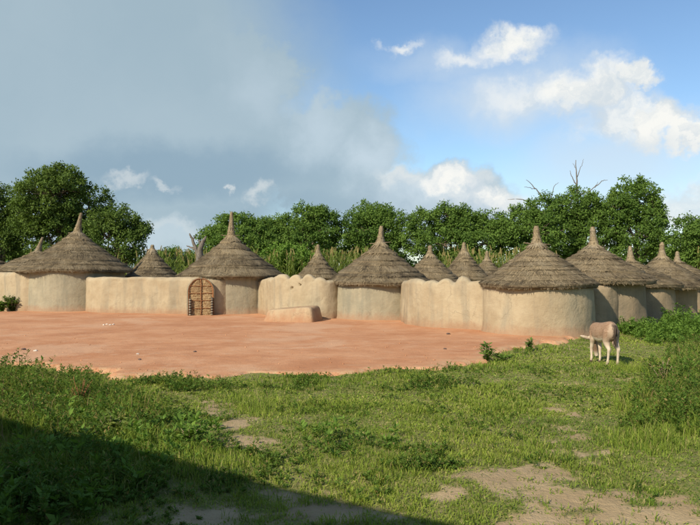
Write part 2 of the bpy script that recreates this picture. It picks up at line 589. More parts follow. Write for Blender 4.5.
ground = mk('ground', np.column_stack([GP, gz(GP)]), grid_quads(len(gx), len(gy)), None, mg, None, True, {'bare': bare(GP)})
tag(ground, kind='structure')

# ---- the swept red courtyard in front of the compound
cx_ = lines([(-30.5, -10, 0.16), (-10, 9, 0.10)])
cy_ = lines([(12.4, 20, 0.08), (20, 38, 0.2)])
CX, CY = np.meshgrid(cx_, cy_, indexing='ij')
CP = np.stack([CX.ravel(), CY.ravel()], 1)
csd = poly_sd(CP, COURT) + (fbm(CP * 1.1, 41, 4) - 0.5) * 1.7 + (fbm(CP * 5, 43, 3) - 0.5) * 0.35
cz = gz(CP) * 0.25 - 0.075 + 0.15 * np.clip(csd / 0.22 + 0.25, 0, 1) + (fbm(CP * 3.1, 47, 4) - 0.5) * 0.02
cq = grid_quads(len(cx_), len(cy_))
keep = (csd[cq] > -0.30).all(1)
mc, tc, bc, _ = new_mat('red_laterite')
cp = tc.n('ShaderNodeNewGeometry').outputs['Position']
cat = tc.n('ShaderNodeAttribute', attribute_name='rim')
c1 = tc.noise(cp, 0.55, 6, 0.6).outputs[0]
c2 = tc.noise(tc.vmath('MULTIPLY', cp, (0.8, 1.2, 1)), 1.9, 7, 0.72).outputs[0]
c3 = tc.noise(cp, 28, 6, 0.7).outputs[0]
cc = tc.mix(tc.ramp(c1, 0.34, 0.66), (0.45, 0.203, 0.094), (0.54, 0.275, 0.14))
cc = tc.mix(tc.math('MULTIPLY', tc.ramp(c2, 0.5, 0.72), 0.55), cc, (0.585, 0.365, 0.225))
cc = tc.mix(tc.math('MULTIPLY', tc.ramp(c2, 0.46, 0.3), 0.5), cc, (0.34, 0.15, 0.075))
cc = tc.mix(tc.math('MULTIPLY', tc.ramp(c3, 0.55, 0.75), 0.5), cc, (0.27, 0.115, 0.055))
rimf = tc.math('MULTIPLY', cat.outputs['Fac'], tc.ramp(tc.noise(cp, 5, 5, 0.7).outputs[0], 0.44, 0.6))
c5 = tc.noise(tc.vmath('ADD', cp, (7.3, 2.1, 0)), 0.28, 6, 0.62, 0.6).outputs[0]
cc = tc.mix(tc.math('MULTIPLY', tc.ramp(c5, 0.52, 0.66), 0.4), cc, (0.37, 0.16, 0.075))
cc = tc.mix(tc.math('MULTIPLY', tc.ramp(c5, 0.46, 0.36), 0.5), cc, (0.57, 0.35, 0.21))
cc = tc.mix(tc.math('MULTIPLY', rimf, 0.85), cc, (0.50, 0.335, 0.18))
tc.set(bc.inputs['Base Color'], cc)
bc.inputs['Roughness'].default_value = 1.0
c6 = tc.noise(cp, 7, 4, 0.6).outputs[0]
bump(tc, bc, tc.math('ADD', tc.math('ADD', tc.math('MULTIPLY', c3, 0.5), c2), tc.math('MULTIPLY', c6, 0.9)), 0.5, 0.04)
rim = np.clip(1 - np.abs(csd - 0.15) / 0.75, 0, 1) * (CP[:, 1] < 24)
used = np.unique(cq[keep]); remap = -np.ones(len(CP), int); remap[used] = np.arange(len(used))
court = mk('courtyard', np.column_stack([CP, cz])[used], remap[cq[keep]], None, mc, None, True, {'rim': rim[used]})
tag(court, kind='structure')


# ------------------------------------------------------------------ huts
def hut(label, cx, cy, rw, rr, eave, peak, fin_h, mat=M_MUD, lean=(0, 0), seed=1, dens=1.0, ncourse=6, sticks=0, knob=1.0, group='round thatched huts', irregular=0.036, steep=0.0):
    r = np.random.default_rng(seed)
    root = empty('thatched_hut', (cx, cy, 0))
    tag(root, label, 'hut', group)
    # wall: plastered drum with thickness, slightly bulging and uneven
    ns, nz_ = 80, 18
    th = np.arange(ns) * 2 * math.pi / ns
    hw = eave + (peak - eave) * max(0.0, 0.8 * (1 - (rw + 0.08) / rr)) - 0.10
    zz = np.linspace(-0.12, hw, nz_)
    TH, ZZ = np.meshgrid(th, zz, indexing='ij')
    P3 = np.stack([np.cos(TH).ravel() * rw + cx, np.sin(TH).ravel() * rw + cy, ZZ.ravel()], 1)
    dr = (fbm(P3 * 0.8, seed, 3) - 0.5) * 0.16 + (fbm(P3 * 4, seed + 3, 3) - 0.5) * 0.035
    dr = dr + (fbm(np.stack([TH.ravel() * rw * 2.2, ZZ.ravel() * 0.35], 1), seed + 8, 2) - 0.5) * 0.07
    foot = 0.10 * np.exp(-np.maximum(ZZ.ravel(), 0) / 0.14)
    rad = (rw * (1.02 - 0.03 * ZZ.ravel() / hw) + dr + foot)
    Vo = np.stack([np.cos(TH).ravel() * rad, np.sin(TH).ravel() * rad, ZZ.ravel()], 1)
    Vi = np.stack([np.cos(TH).ravel() * (rw - 0.2), np.sin(TH).ravel() * (rw - 0.2), ZZ.ravel()], 1)
    Vi = Vi.reshape(ns, nz_, 3)[:, ::-1]
    V = np.concatenate([Vo.reshape(ns, nz_, 3), Vi], 1)
    mk('wall', V.reshape(-1, 3), grid_quads(ns, nz_ * 2, True), None, mat, root, True)
    # roof shell
    H = peak - eave
    wob_p = r.random(4) * 6.28
    age = (r.random() - 0.5) * 0.35

    def prof(u, t):
        """u 0 at the eave, 1 at the top; returns radius, height with sag and lean"""
        wob = irregular * (np.sin(2 * t + wob_p[0]) + 0.7 * np.sin(3 * t + wob_p[1]) + 0.5 * np.sin(7 * t + wob_p[2]))
        rad_ = rr * (1 - u) * (1 + wob) + 0.09 * u
        zz_ = eave + H * ((0.93 - steep) * u + (0.07 + steep) * u ** 3) - 0.6 * wob * (1 - u) + 0.06 * np.sin(u * 3.14)
        return rad_, zz_

    def pt(u, t, off=0.0):
        rad_, z_ = prof(u, t)
        sl = math.atan2(H, rr)
        rad_ = rad_ + off * math.sin(sl); z_ = z_ + off * math.cos(sl)
        return np.stack([np.cos(t) * rad_ + lean[0] * u * 0.3, np.sin(t) * rad_ + lean[1] * u * 0.3, z_], -1)

    us = np.linspace(0, 1, 12)
    T2, U2 = np.meshgrid(th, us, indexing='ij')
    top = pt(U2.ravel(), T2.ravel(), 0.0).reshape(ns, 12, 3)
    bot = pt(U2.ravel(), T2.ravel(), -0.10).reshape(ns, 12, 3)[:, ::-1]
    roof = mk('roof', np.concatenate([bot, top], 1).reshape(-1, 3), grid_quads(ns, 24, True), None, M_STRAW, root, True,
              {'tone': np.full(ns * 24, 0.15)})
    # thatch laid in courses, each lapping over the one below
    ncourse += 3
    ub = np.linspace(0, 1, ncourse + 1)
    ub[1:-1] += (r.random(ncourse - 1) - 0.5) * 0.10
    ub = ub ** 0.93
    for i in range(ncourse):
        g = Geo()
        lo, hi = ub[i] - (0.0 if i == 0 else 0.035), min(ub[i + 1] + 0.03, 1.0)
        m_ = 6
        uu = np.linspace(lo, hi, m_)
        ext = -0.035 + 0.06 * r.random() if i else 0.0
        offs = np.linspace(0.075 + ext, 0.010, m_)
        T3, U3 = np.meshgrid(th, uu, indexing='ij')
        jag = ((r.random((ns, 1)) - 0.5) * 0.025 + 0.026 * np.sin(th * 2 + r.random() * 6)[:, None] + 0.010 * np.sin(th * 5 + r.random() * 6)[:, None]) * (1.0 if i else 0.3) * np.linspace(1, 0, m_)[None, :]
        body = pt((U3 + jag).ravel(), T3.ravel(), np.broadcast_to(offs, (ns, m_)).ravel()).reshape(ns, m_, 3)
        under = pt((U3[:, :1] + jag[:, :1]).ravel(), T3[:, :1].ravel(), -0.01).reshape(ns, 1, 3)
        ctone = 0.16 + age + 0.42 * r.random() + 0.42 * (i / ncourse) ** 1.5
        g.add(np.concatenate([under, body], 1).reshape(-1, 3), grid_quads(ns, m_ + 1, True), None, ctone * 0.6)
        rmid = rr * (1 - 0.5 * (lo + hi)) + 0.1
        n = int(rmid * 2 * math.pi * (hi - lo) * math.hypot(H, rr) * 270 * dens * min(1.0, 30.0 / cy)) + 40
        t = r.random(n) * 2 * math.pi
        ua = lo + (hi - lo) * r.random(n) ** 1.2
        ln = (0.16 + 0.3 * r.random(n)) / math.hypot(H, rr)
        u0 = np.minimum(ua + ln * 0.5, hi); u1 = np.maximum(ua - ln * 0.5, lo - 0.012 * r.random(n) ** 2)
        o_at = lambda u: 0.083 + ext - (0.065 + ext) * (u - lo) / (hi - lo)
        sk = (r.random(n) - 0.5) * 0.10 / np.maximum(1 - ua, 0.15)
        P0 = pt(u0, t + sk * 0.5, o_at(u0) + 0.008 * r.random(n)); P1 = pt(u1, t - sk * 0.5, o_at(u1) + 0.004 + 0.014 * r.random(n) ** 3)
        nor = np.stack([np.cos(t), np.sin(t), np.full(n, 0.9)], 1) + r.normal(size=(n, 3)) * 0.12
        strips(g, P0, P1, 0.010 + 0.016 * r.random(n), nor, np.clip(ctone + (r.random(n) - 0.5) * 0.7, 0, 1), 0.6)
        n = int(rmid * 2 * math.pi * 5 * dens)          # stray stalks
        t = r.random(n) * 2 * math.pi
        ua = lo + (hi - lo) * r.random(n)
        P0 = pt(ua, t, 0.085); P1 = pt(ua - 0.10 * r.random(n), t + (r.random(n) - 0.5) * 0.22, 0.095 + 0.06 * r.random(n) ** 2)
        strips(g, P0, P1, 0.010 + 0.008 * r.random(n), np.stack([np.cos(t), np.sin(t), np.full(n, 0.9)], 1), 0.6 + 0.4 * r.random(n), 0.5)
        # ragged ends over the course below
        n = int(rmid * 2 * math.pi * 34 * dens)
        t = r.random(n) * 2 * math.pi
        P0 = pt(np.full(n, lo + 0.02), t, 0.075 + ext + 0.012 * r.random(n))
        P1 = pt(lo - (0.004 + 0.022 * r.random(n) ** 2.5), t + (r.random(n) - 0.5) * 0.05, 0.055 + 0.02 * r.random(n))
        if i == 0:
            P1[:, 2] -= 0.02 * r.random(n) ** 2
        strips(g, P0, P1, 0.012 + 0.018 * r.random(n), np.stack([np.cos(t), np.sin(t), np.full(n, 0.8)], 1),
               np.clip(ctone + 0.1 + (r.random(n) - 0.5) * 0.6, 0, 1), 0.5)
        g.build('thatch_course', M_STRAW, roof)
    # fringe hanging under the eave
    g = Geo()
    n = int(rr * 2 * math.pi * 48 * dens)
    t = r.random(n) * 2 * math.pi
    P0 = pt(np.full(n, 0.03), t, 0.02 - 0.09 * r.random(n))
    P1 = pt(-0.004 - 0.014 * r.random(n), t + (r.random(n) - 0.5) * 0.06, -0.06)
    P1[:, 2] -= 0.0 + 0.07 * r.random(n) ** 4
    strips(g, P0, P1, 0.012 + 0.02 * r.random(n), np.stack([np.cos(t), np.sin(t), np.full(n, 0.2)], 1), r.random(n), 0.4)
    g.build('eave_fringe', M_FRINGE, roof)['kind'] = 'stuff'
    # rafters under the roof
    g = Geo()
    for j in range(14):
        a = j / 14 * 6.283 + r.random() * 0.2
        tube(g, pt(np.array([0.035, 0.4, 0.95]), np.full(3, a), -0.14), [0.03, 0.03, 0.025], 6)
    g.build('rafters', M_STICK, roof)['kind'] = 'stuff'
    # bound straw finial
    if fin_h > 0:
        g = Geo()
        m_ = 16
        s = np.linspace(0, 1, m_)
        rad_ = 0.17 * (1 - s) ** 1.7 + 0.060
        rad_ += knob * 0.035 * np.exp(-((s - 0.88) / 0.08) ** 2)
        rad_[-1] *= 0.55
        rad_ *= 1 + 0.16 * np.sin(s * 34 + r.random() * 6)
        c0 = np.array([lean[0] * 0.3, lean[1] * 0.3, peak - 0.10])
        axis = np.stack([c0[0] + lean[0] * s ** 1.3 * 0.9, c0[1] + lean[1] * s ** 1.3 * 0.9, c0[2] + (fin_h + 0.10) * s], 1)
        tube(g, axis, rad_, 14, 0.45, 0.12)
        n = int(420 * dens)
        t = r.random(n) * 6.283; sa = r.random(n) ** 1.2 * 0.95; sb = np.minimum(sa + 0.08 + 0.22 * r.random(n), 1.06)

        def fp(q, off):
            ra = np.interp(q, s, rad_) + off
            return np.stack([np.interp(q, s, axis[:, 0]) + np.cos(t) * ra, np.interp(q, s, axis[:, 1]) + np.sin(t) * ra, c0[2] + (fin_h + 0.1) * q], 1)
        strips(g, fp(sa, 0.03 * r.random(n)), fp(sb, 0.012 + 0.02 * r.random(n)), 0.010 + 0.012 * r.random(n),
               np.stack([np.cos(t), np.sin(t), 0 * t], 1), r.random(n), 0.6)
        # skirt of straw spilling from the finial on the thatch
        n = int(260 * dens)
        t = r.random(n) * 6.283
        q0 = 0.9 + 0.08 * r.random(n)
        P0 = pt(np.minimum(q0 + 0.1, 1), t, 0.09); P1 = pt(q0 - 0.10 * r.random(n), t + (r.random(n) - 0.5) * 0.3, 0.11)
        strips(g, P0, P1, 0.012 + 0.014 * r.random(n), np.stack([np.cos(t), np.sin(t), 0.8 + 0 * t], 1), 0.3 + 0.6 * r.random(n), 0.5)
        g.build('finial', M_FINIAL, roof)
        for q in (0.16, 0.42, 0.74):
            g = Geo()
            ra = float(np.interp(q, s, rad_)) + 0.018
            cc_ = [float(np.interp(q, s, axis[:, kx])) for kx in range(3)]
            tt = np.linspace(0, 6.283, 17)[:-1]
            ring = np.stack([cc_[0] + np.cos(tt) * ra, cc_[1] + np.sin(tt) * ra, cc_[2] + 0.01 * np.sin(tt * 2)], 1)
            ring = np.concatenate([ring, ring[:1]])
            tube(g, ring, np.full(17, 0.016), 6)
            g.build('binding', M_FINIAL, roof)
    for j in range(sticks):
        g = Geo()
        a = [math.pi * 0.97, 0.15, 2.6][j % 3] + (r.random() - 0.5) * 0.25
        d3 = np.array([math.cos(a), math.sin(a), (r.random() - 0.4) * 0.25])
        c0 = np.array([lean[0] * 0.3, lean[1] * 0.3, peak - 0.02 + 0.03 * j])
        q = np.linspace(-0.25, 0.48, 5)[:, None]
        tube(g, c0 + d3 * q + np.array([0, -0.14, 0]), [0.022, 0.02, 0.02, 0.018, 0.014], 6)
        g.build('stick', M_STICK, roof)
    return root


def hut_px(label, px, d, rw, rr_px, eave_y, peak_y, tip_y, **kw):
    x, y = at(px, d)
    rr = rr_px * d / FPX
    eave = zat(eave_y, d - rr)
    peak = zat(peak_y, d)
    fin = zat(tip_y, d) - peak
    return hut(label, x, y, rw, rr, eave, peak, fin, **kw)


hut_px('broad thatched hut with leaning finial, largest at the left end of the compound', 76, 36.9, 2.5, 53.5, 271, 232, 214, mat=M_MUDG, lean=(0.22, 0), seed=11, ncourse=7, sticks=1, knob=0.2, steep=0.05)
hut_px('thatched hut with the arched door at its left side', 231, 34.4, 2.2, 51.5, 277, 236, 213, mat=M_MUDG, lean=(0.02, 0), seed=12, ncourse=7, sticks=2, knob=0.2, steep=0.10)
hut_px('thatched hut between the wall with the mud bench and the scalloped wall', 380, 30.65, 2.1, 52, 283.5, 243, 227, mat=M_MUDG, lean=(0.05, 0), seed=13, ncourse=7, sticks=2, steep=0.08)
hut_px('nearest thatched hut at the corner beside the donkey, pale wall', 537, 23.7, 1.83, 58, 286.5, 244, 227, mat=M_MUD, lean=(-0.02, 0), seed=14, ncourse=6, dens=1.25, sticks=2, steep=0.08, irregular=0.022)
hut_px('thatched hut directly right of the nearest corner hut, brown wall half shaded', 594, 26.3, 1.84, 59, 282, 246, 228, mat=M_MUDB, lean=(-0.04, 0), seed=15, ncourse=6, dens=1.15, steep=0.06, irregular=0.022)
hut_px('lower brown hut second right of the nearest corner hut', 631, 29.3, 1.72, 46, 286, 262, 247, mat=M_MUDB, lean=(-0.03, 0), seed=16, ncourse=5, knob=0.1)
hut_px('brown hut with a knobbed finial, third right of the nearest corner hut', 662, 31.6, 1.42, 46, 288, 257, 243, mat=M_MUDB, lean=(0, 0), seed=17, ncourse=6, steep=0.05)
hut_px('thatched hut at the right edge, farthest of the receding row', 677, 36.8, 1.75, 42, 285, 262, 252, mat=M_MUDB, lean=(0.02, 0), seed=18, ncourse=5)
hut_px('small thatched hut half hidden behind the long plain wall', 152, 40.5, 1.15, 26, 278, 250, 245, mat=M_MUDB, lean=(0.02, 0), seed=19, ncourse=5, sticks=2, steep=0.15, group='small huts inside the compound')
hut_px('thatched hut with crooked finial behind the large left hut', 36, 41.0, 1.9, 40, 271.5, 252, 238, mat=M_MUDB, lean=(0.32, 0), seed=20, ncourse=6, knob=0.1, steep=0.05)
hut_px('thatched hut cut off by the left edge of the photo', -20, 41.5, 1.9, 33, 271, 250, 238, mat=M_MUDB, seed=21, ncourse=6)
hut_px('small thatched hut peeping over the wall behind the mud bench', 318, 42.0, 1.05, 22, 279, 254, 245, mat=M_MUDB, seed=22, ncourse=5, steep=0.12, group='small huts inside the compound')
hut_px('small dark thatched hut right beside the roof of the middle hut', 430, 34.0, 1.25, 32, 283, 255, 246, mat=M_MUDB, seed=23, ncourse=5, steep=0.08, group='small huts inside the compound')
hut_px('small brown thatched hut over the plain end of the scalloped wall', 464, 36.0, 1.1, 25, 281, 252, 243, mat=M_MUDB, seed=24, ncourse=5, steep=0.08, group='small huts inside the compound')
hut_px('smallest thatched hut, its tip just left of the nearest corner hut', 487, 42.5, 0.95, 19, 277, 260, 251.5, mat=M_MUDB, seed=25, ncourse=4, steep=0.1, group='small huts inside the compound')


# ------------------------------------------------------------------ compound walls
def mud_wall(label, pts, thick, hfun, mat, seed, step=0.07, levels=26, holes=()):
    P = np.array(pts, float)
    for _ in range(3):                                   # rounded corners
        Q = [P[0]]
        for a, b in zip(P[:-1], P[1:]):
            Q += [a * 0.75 + b * 0.25, a * 0.25 + b * 0.75]
        P = np.array(Q + [P[-1]])
    seg = np.hypot(*np.diff(P, axis=0).T)
    s = np.concatenate([[0], np.cumsum(seg)])
    n = max(int(s[-1] / step), 8)
    ss = np.linspace(0, s[-1], n)
    X = np.interp(ss, s, P[:, 0]); Y = np.interp(ss, s, P[:, 1])
    T = nrm(np.stack([np.gradient(X), np.gradient(Y)], 1))
    N = np.stack([T[:, 1], -T[:, 0]], 1)                 # towards the courtyard
    px = 350 + FPX * X / Y
    h = hfun(px, ss)
    rt = thick * 0.42
    f = np.linspace(0, 1, levels)
    arc = np.linspace(0, math.pi, 9)[1:-1]
    prof_o = [(0.5, z) for z in f]
    cols = []
    for q in f: cols.append(('o', q))
    for a in arc: cols.append(('a', a))
    for q in f[::-1]: cols.append(('i', q))
    V = np.zeros((n, len(cols), 3)); side = np.zeros((n, len(cols)))
    for j, (kd, q) in enumerate(cols):
        if kd == 'a':
            off = math.cos(q) * thick * 0.5; z = h - rt + math.sin(q) * rt
        else:
            sg = 1 if kd == 'o' else -1
            off = sg * thick * (0.5 + 0.16 * (1 - q) ** 2); z = -0.12 + (h - rt + 0.12) * q
            side[:, j] = sg
        V[:, j, 0] = X + N[:, 0] * off; V[:, j, 1] = Y + N[:, 1] * off; V[:, j, 2] = z
    W3 = V.reshape(-1, 3)
    dn = ((fbm(W3 * np.array([0.9, 0.9, 0.7]), seed, 3) - 0.5) * 0.16 + (fbm(W3 * np.array([2.3, 2.3, 0.3]), seed + 2, 2) - 0.5) * 0.10 + (fbm(W3 * 4, seed + 5, 3) - 0.5) * 0.03).reshape(n, -1)
    sgn = np.where(side == 0, 0.0, side)
    V[:, :, 0] += N[:, 0:1] * dn * sgn; V[:, :, 1] += N[:, 1:2] * dn * sgn
    V[:, :, 2] += np.where(side == 0, (fbm(W3 * 3, seed + 9, 2).reshape(n, -1) - 0.5) * 0.05, 0)
    for hx, hz, hr in holes:
        dd = np.hypot((V[:, :, 0] - hx), V[:, :, 2] - hz)
        push = np.where((dd < hr) & (side > 0), 0.2, 0.0)
        V[:, :, 0] -= N[:, 0:1] * push; V[:, :, 1] -= N[:, 1:2] * push
    m_ = len(cols)
    q = list(grid_quads(n, m_))
    tr = []
    VV = V.reshape(-1, 3)
    c0, c1 = len(VV), len(VV) + 1
    VV = np.concatenate([VV, V[0].mean(0)[None], V[-1].mean(0)[None]])
    for j in range(m_ - 1):
        tr.append((c0, j + 1, j)); tr.append((c1, (n - 1) * m_ + j, (n - 1) * m_ + j + 1))
    o = mk('mud_wall', VV, q, tr, mat, None, True)
    tag(o, label, 'wall', 'walls joining the huts')
    return o


def flat_h(h, seed, amp=0.08):
    return lambda px, ss: h + (fbm(np.stack([ss * 0.8, ss * 0 + seed], 1), seed, 3) - 0.5) * amp * 2


def bumps(base, lst, slope=0.0):
    def f(px, ss):
        h = base + (fbm(np.stack([ss, ss * 0 + 3], 1), 8, 3) - 0.5) * 0.05
        for c, hw_, a in lst:
            h = h + a * np.clip(1 - ((px - c) / hw_) ** 2, 0, 1) ** 0.8
        return h
    return f


mud_wall('pale wall at the left edge behind a dark shrub', [(-27, 41.2), (-22.5, 38.6), (-19.4, 36.4), (-16.7, 35.1), (-15.6, 35.2)], 0.34, flat_h(2.02, 51, 0.03), M_MUD, 51)
mud_wall('long plain wall left of the arched door', [(-13.5, 35.4), (-12.95, 34.3), (-12.1, 33.6), (-10.5, 33.2), (-8.2, 32.75), (-7.2, 32.35), (-6.25, 31.98), (-5.7, 32.6)], 0.34, flat_h(1.80, 53, 0.05), M_MUD, 53)
gpts = [(-4.2, 32.9), (-3.75, 31.9), (-3.1, 30.4), (-2.2, 29.8), (-1.2, 29.5), (-0.75, 29.7), (-0.4, 30.4)]
mud_wall('pale scalloped wall with two small holes behind the mud bench', gpts, 0.36,
         bumps(1.72, [(283, 7.5, 0.28), (296.5, 6.5, 0.26), (309, 6.5, 0.28), (320, 6, 0.12), (272, 6, 0.10)]), M_MUD, 55, 0.035, 60,
         [(at(291.5, 29.6)[0], zat(288.3, 29.5), 0.055), (at(299.5, 29.45)[0], zat(285.2, 29.4), 0.05)])
kpts = [(2.35, 28.9), (2.3, 27.8), (2.45, 26.3), (2.9, 25.3), (3.6, 24.9), (4.3, 24.5), (5.0, 23.7), (5.6, 23.0)]
mud_wall('long pale wall with scalloped top joining the nearest corner hut', kpts, 0.36,
         bumps(1.73, [(417.5, 8, 0.12), (432, 6, 0.07), (446, 7, 0.13), (463.5, 7, 0.20), (478, 12, 0.04)]), M_MUD, 57, 0.05, 40)
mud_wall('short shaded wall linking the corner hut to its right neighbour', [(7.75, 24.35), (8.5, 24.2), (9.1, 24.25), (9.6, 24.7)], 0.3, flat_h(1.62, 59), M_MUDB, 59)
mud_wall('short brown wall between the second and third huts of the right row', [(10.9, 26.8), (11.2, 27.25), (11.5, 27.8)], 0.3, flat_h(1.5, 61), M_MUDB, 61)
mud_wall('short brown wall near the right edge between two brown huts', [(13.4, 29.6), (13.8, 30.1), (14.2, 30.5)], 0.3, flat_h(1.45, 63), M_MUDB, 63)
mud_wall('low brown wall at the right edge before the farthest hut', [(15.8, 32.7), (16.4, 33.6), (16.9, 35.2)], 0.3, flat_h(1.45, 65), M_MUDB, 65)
# wall that closes the compound at the back
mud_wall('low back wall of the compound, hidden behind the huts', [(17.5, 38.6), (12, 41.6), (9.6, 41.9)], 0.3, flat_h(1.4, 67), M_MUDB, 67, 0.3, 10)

# ---- mud bench
g = Geo()
bx0, by0 = gnd(292, 324)
nu, nv = 120, 30
tt = np.linspace(0, 2 * math.pi, nu, endpoint=False)
ring_prof = [(1.00, -0.08), (1.00, 0.0), (0.985, 0.08), (0.965, 0.17), (0.945, 0.26), (0.925, 0.35), (0.905, 0.42), (0.875, 0.47), (0.83, 0.495), (0.75, 0.50), (0.6, 0.50), (0.4, 0.495), (0.2, 0.495), (0.04, 0.495)]
A, B, ex = 1.12, 0.74, 0.28
rows = []
for sc_, z in ring_prof:
    cxs = np.sign(np.cos(tt)) * np.abs(np.cos(tt)) ** ex * A * sc_
    cys = np.sign(np.sin(tt)) * np.abs(np.sin(tt)) ** ex * B * (sc_ if sc_ < 0.9 else 0.9 + (sc_ - 0.9) * 2.2)
    tilt = 0.06 * cxs * (1 if z > 0.1 else 0)
    rows.append(np.stack([cxs - 0.10 * z * np.sign(cxs), cys, z + tilt * z * 2], 1))
V = np.stack(rows, 1) * np.array([1, 1, 1.22])
Wv = V.reshape(-1, 3) + np.array([bx0, by0, 0])
dn = (fbm(Wv * 2.2, 71, 4) - 0.5) * 0.14 + (fbm(Wv * 9, 73, 3) - 0.5) * 0.04
Vb = V.reshape(-1, 3) + nrm(V.reshape(-1, 3) * np.array([0.4, 1, 0.6]) + 1e-6) * dn[:, None]
bench = mk('mud_bench', Vb, grid_quads(nu, len(ring_prof), True), [(len(Vb) - 0, 0, 0)][:0] or None, M_BENCH, None, True, None, (bx0, by0 + 0.85, 0.0))
bench.rotation_euler = (0, 0, math.radians(-14))
tag(bench, 'low earthen bench with reddish top before the scalloped wall', 'bench')

# ---- arched door
dx, dy = at(201, 31.55)
door = empty('arched_door', (dx, dy, 0.04), math.radians(16))
tag(door, 'arched yellow mat door with striped posts in the left hut', 'door')
DW, DH = 0.55, 1.72


def arch(half, top, n=20):
    spring = top - half * 1.02
    a = np.linspace(math.pi, 0, n)
    return np.concatenate([[[-half, 0.0]], [[-half, spring * 0.5]], np.stack([half * np.cos(a), spring + half * 1.02 * np.sin(a)], 1), [[half, spring * 0.5]], [[half, 0.0]]])


# rim
g = Geo()
ar = arch(DW, DH)
tube(g, np.column_stack([ar[:, 0], np.full(len(ar), -0.02), ar[:, 1]]), np.full(len(ar), 0.042), 8, jit=0.2)
g.build('rim', M_DOORRIM, door, True)
# earthen reveal standing proud of the wall
g = Geo()
ao, ai = arch(DW + 0.055, DH + 0.035), arch(DW + 0.03, DH + 0.0)
m_ = len(ao)
loop = np.stack([np.column_stack([ai[:, 0], np.full(m_, -0.05), ai[:, 1]]), np.column_stack([(ai[:, 0] + ao[:, 0]) / 2, np.full(m_, -0.075), (ai[:, 1] + ao[:, 1]) / 2]),
                 np.column_stack([ao[:, 0], np.full(m_, 0.02), ao[:, 1]]), np.column_stack([ao[:, 0], np.full(m_, 0.5), ao[:, 1]]),
                 np.column_stack([ai[:, 0], np.full(m_, 0.5), ai[:, 1]])], 1)
loop = np.concatenate([loop, loop[:, :1]], 1)
loop += (rng.random(loop.shape) - 0.5) * 0.012
g.add(loop.reshape(-1, 3), grid_quads(m_, 6))
g.build('reveal', M_MUDG, door, True)
# mat panels: two leaves of five rows, each clipped by the arch
rows_z = [0.0, 0.36, 0.72, 1.05, 1.38, DH]
spring = DH - DW * 1.02
for sx in (-1, 1):
    for z0, z1 in zip(rows_z[:-1], rows_z[1:]):
        zs = np.linspace(z0 + 0.008, z1 - 0.008, 9)
        hw_ = np.where(zs > spring, DW * np.sqrt(np.clip(1 - ((zs - spring) / (DW * 1.02)) ** 2, 0, 1)), DW) - 0.03
        hw_ = np.maximum(hw_, 0.03)
        xs = np.linspace(0, 1, 10)
        Xg = sx * (0.018 + (hw_[:, None] - 0.018) * xs[None, :])
        Zg = np.broadcast_to(zs[:, None], Xg.shape)
        wv = 0.012 * np.sin(Zg * 55) + (rng.random(Xg.shape) - 0.5) * 0.022 + 0.03 * np.sin(xs * 3.1)[None, :]
        F = np.stack([Xg, 0.0 - wv, Zg], -1); Bk = np.stack([Xg, np.full(Xg.shape, 0.05), Zg], -1)
        g = Geo()
        q = grid_quads(9, 10)
        g.add(F.reshape(-1, 3), q); g.add(Bk.reshape(-1, 3), q[:, ::-1])
        g.build('mat_panel', M_MATDOOR, door, False)
for z0 in rows_z[1:-1]:
    g = Geo()
    hw_ = DW - 0.04 if z0 < spring else DW * math.sqrt(max(0.0, 1 - ((z0 - spring) / (DW * 1.02)) ** 2)) - 0.04
    xs = np.linspace(-hw_, hw_, 16)
    tube(g, np.column_stack([xs, np.full(16, -0.035), z0 + (rng.random(16) - 0.5) * 0.02]), np.full(16, 0.016), 6, jit=0.5)
    g.build('cross_rod', M_DOORRIM, door)
g = Geo()
zs = np.linspace(0.05, DH - 0.03, 14)
tube(g, np.column_stack([(rng.random(14) - 0.5) * 0.02, np.full(14, -0.045), zs]), np.full(14, 0.024), 6, jit=0.3)
g.build('centre_pole', M_DOORRIM, door)
for sx, hgt in ((-1, 0.80), (1, 0.85)):
    g = Geo()
    tube(g, [(sx * (DW - 0.06), -0.11, -0.06), (sx * (DW - 0.06), -0.11, hgt * 0.5), (sx * (DW - 0.05), -0.10, hgt)], [0.058, 0.055, 0.05], 10, jit=0.1)
    post = g.build('post', M_DARKPOLE, door, True)
    for zb in np.arange(0.06, hgt - 0.03, 0.115):
        g = Geo()
        tube(g, [(sx * (DW - 0.06), -0.11, zb), (sx * (DW - 0.06), -0.11, zb + 0.04)], [0.060, 0.062], 10, jit=0.15)
        g.build('band', M_PALEBAND, post, True)

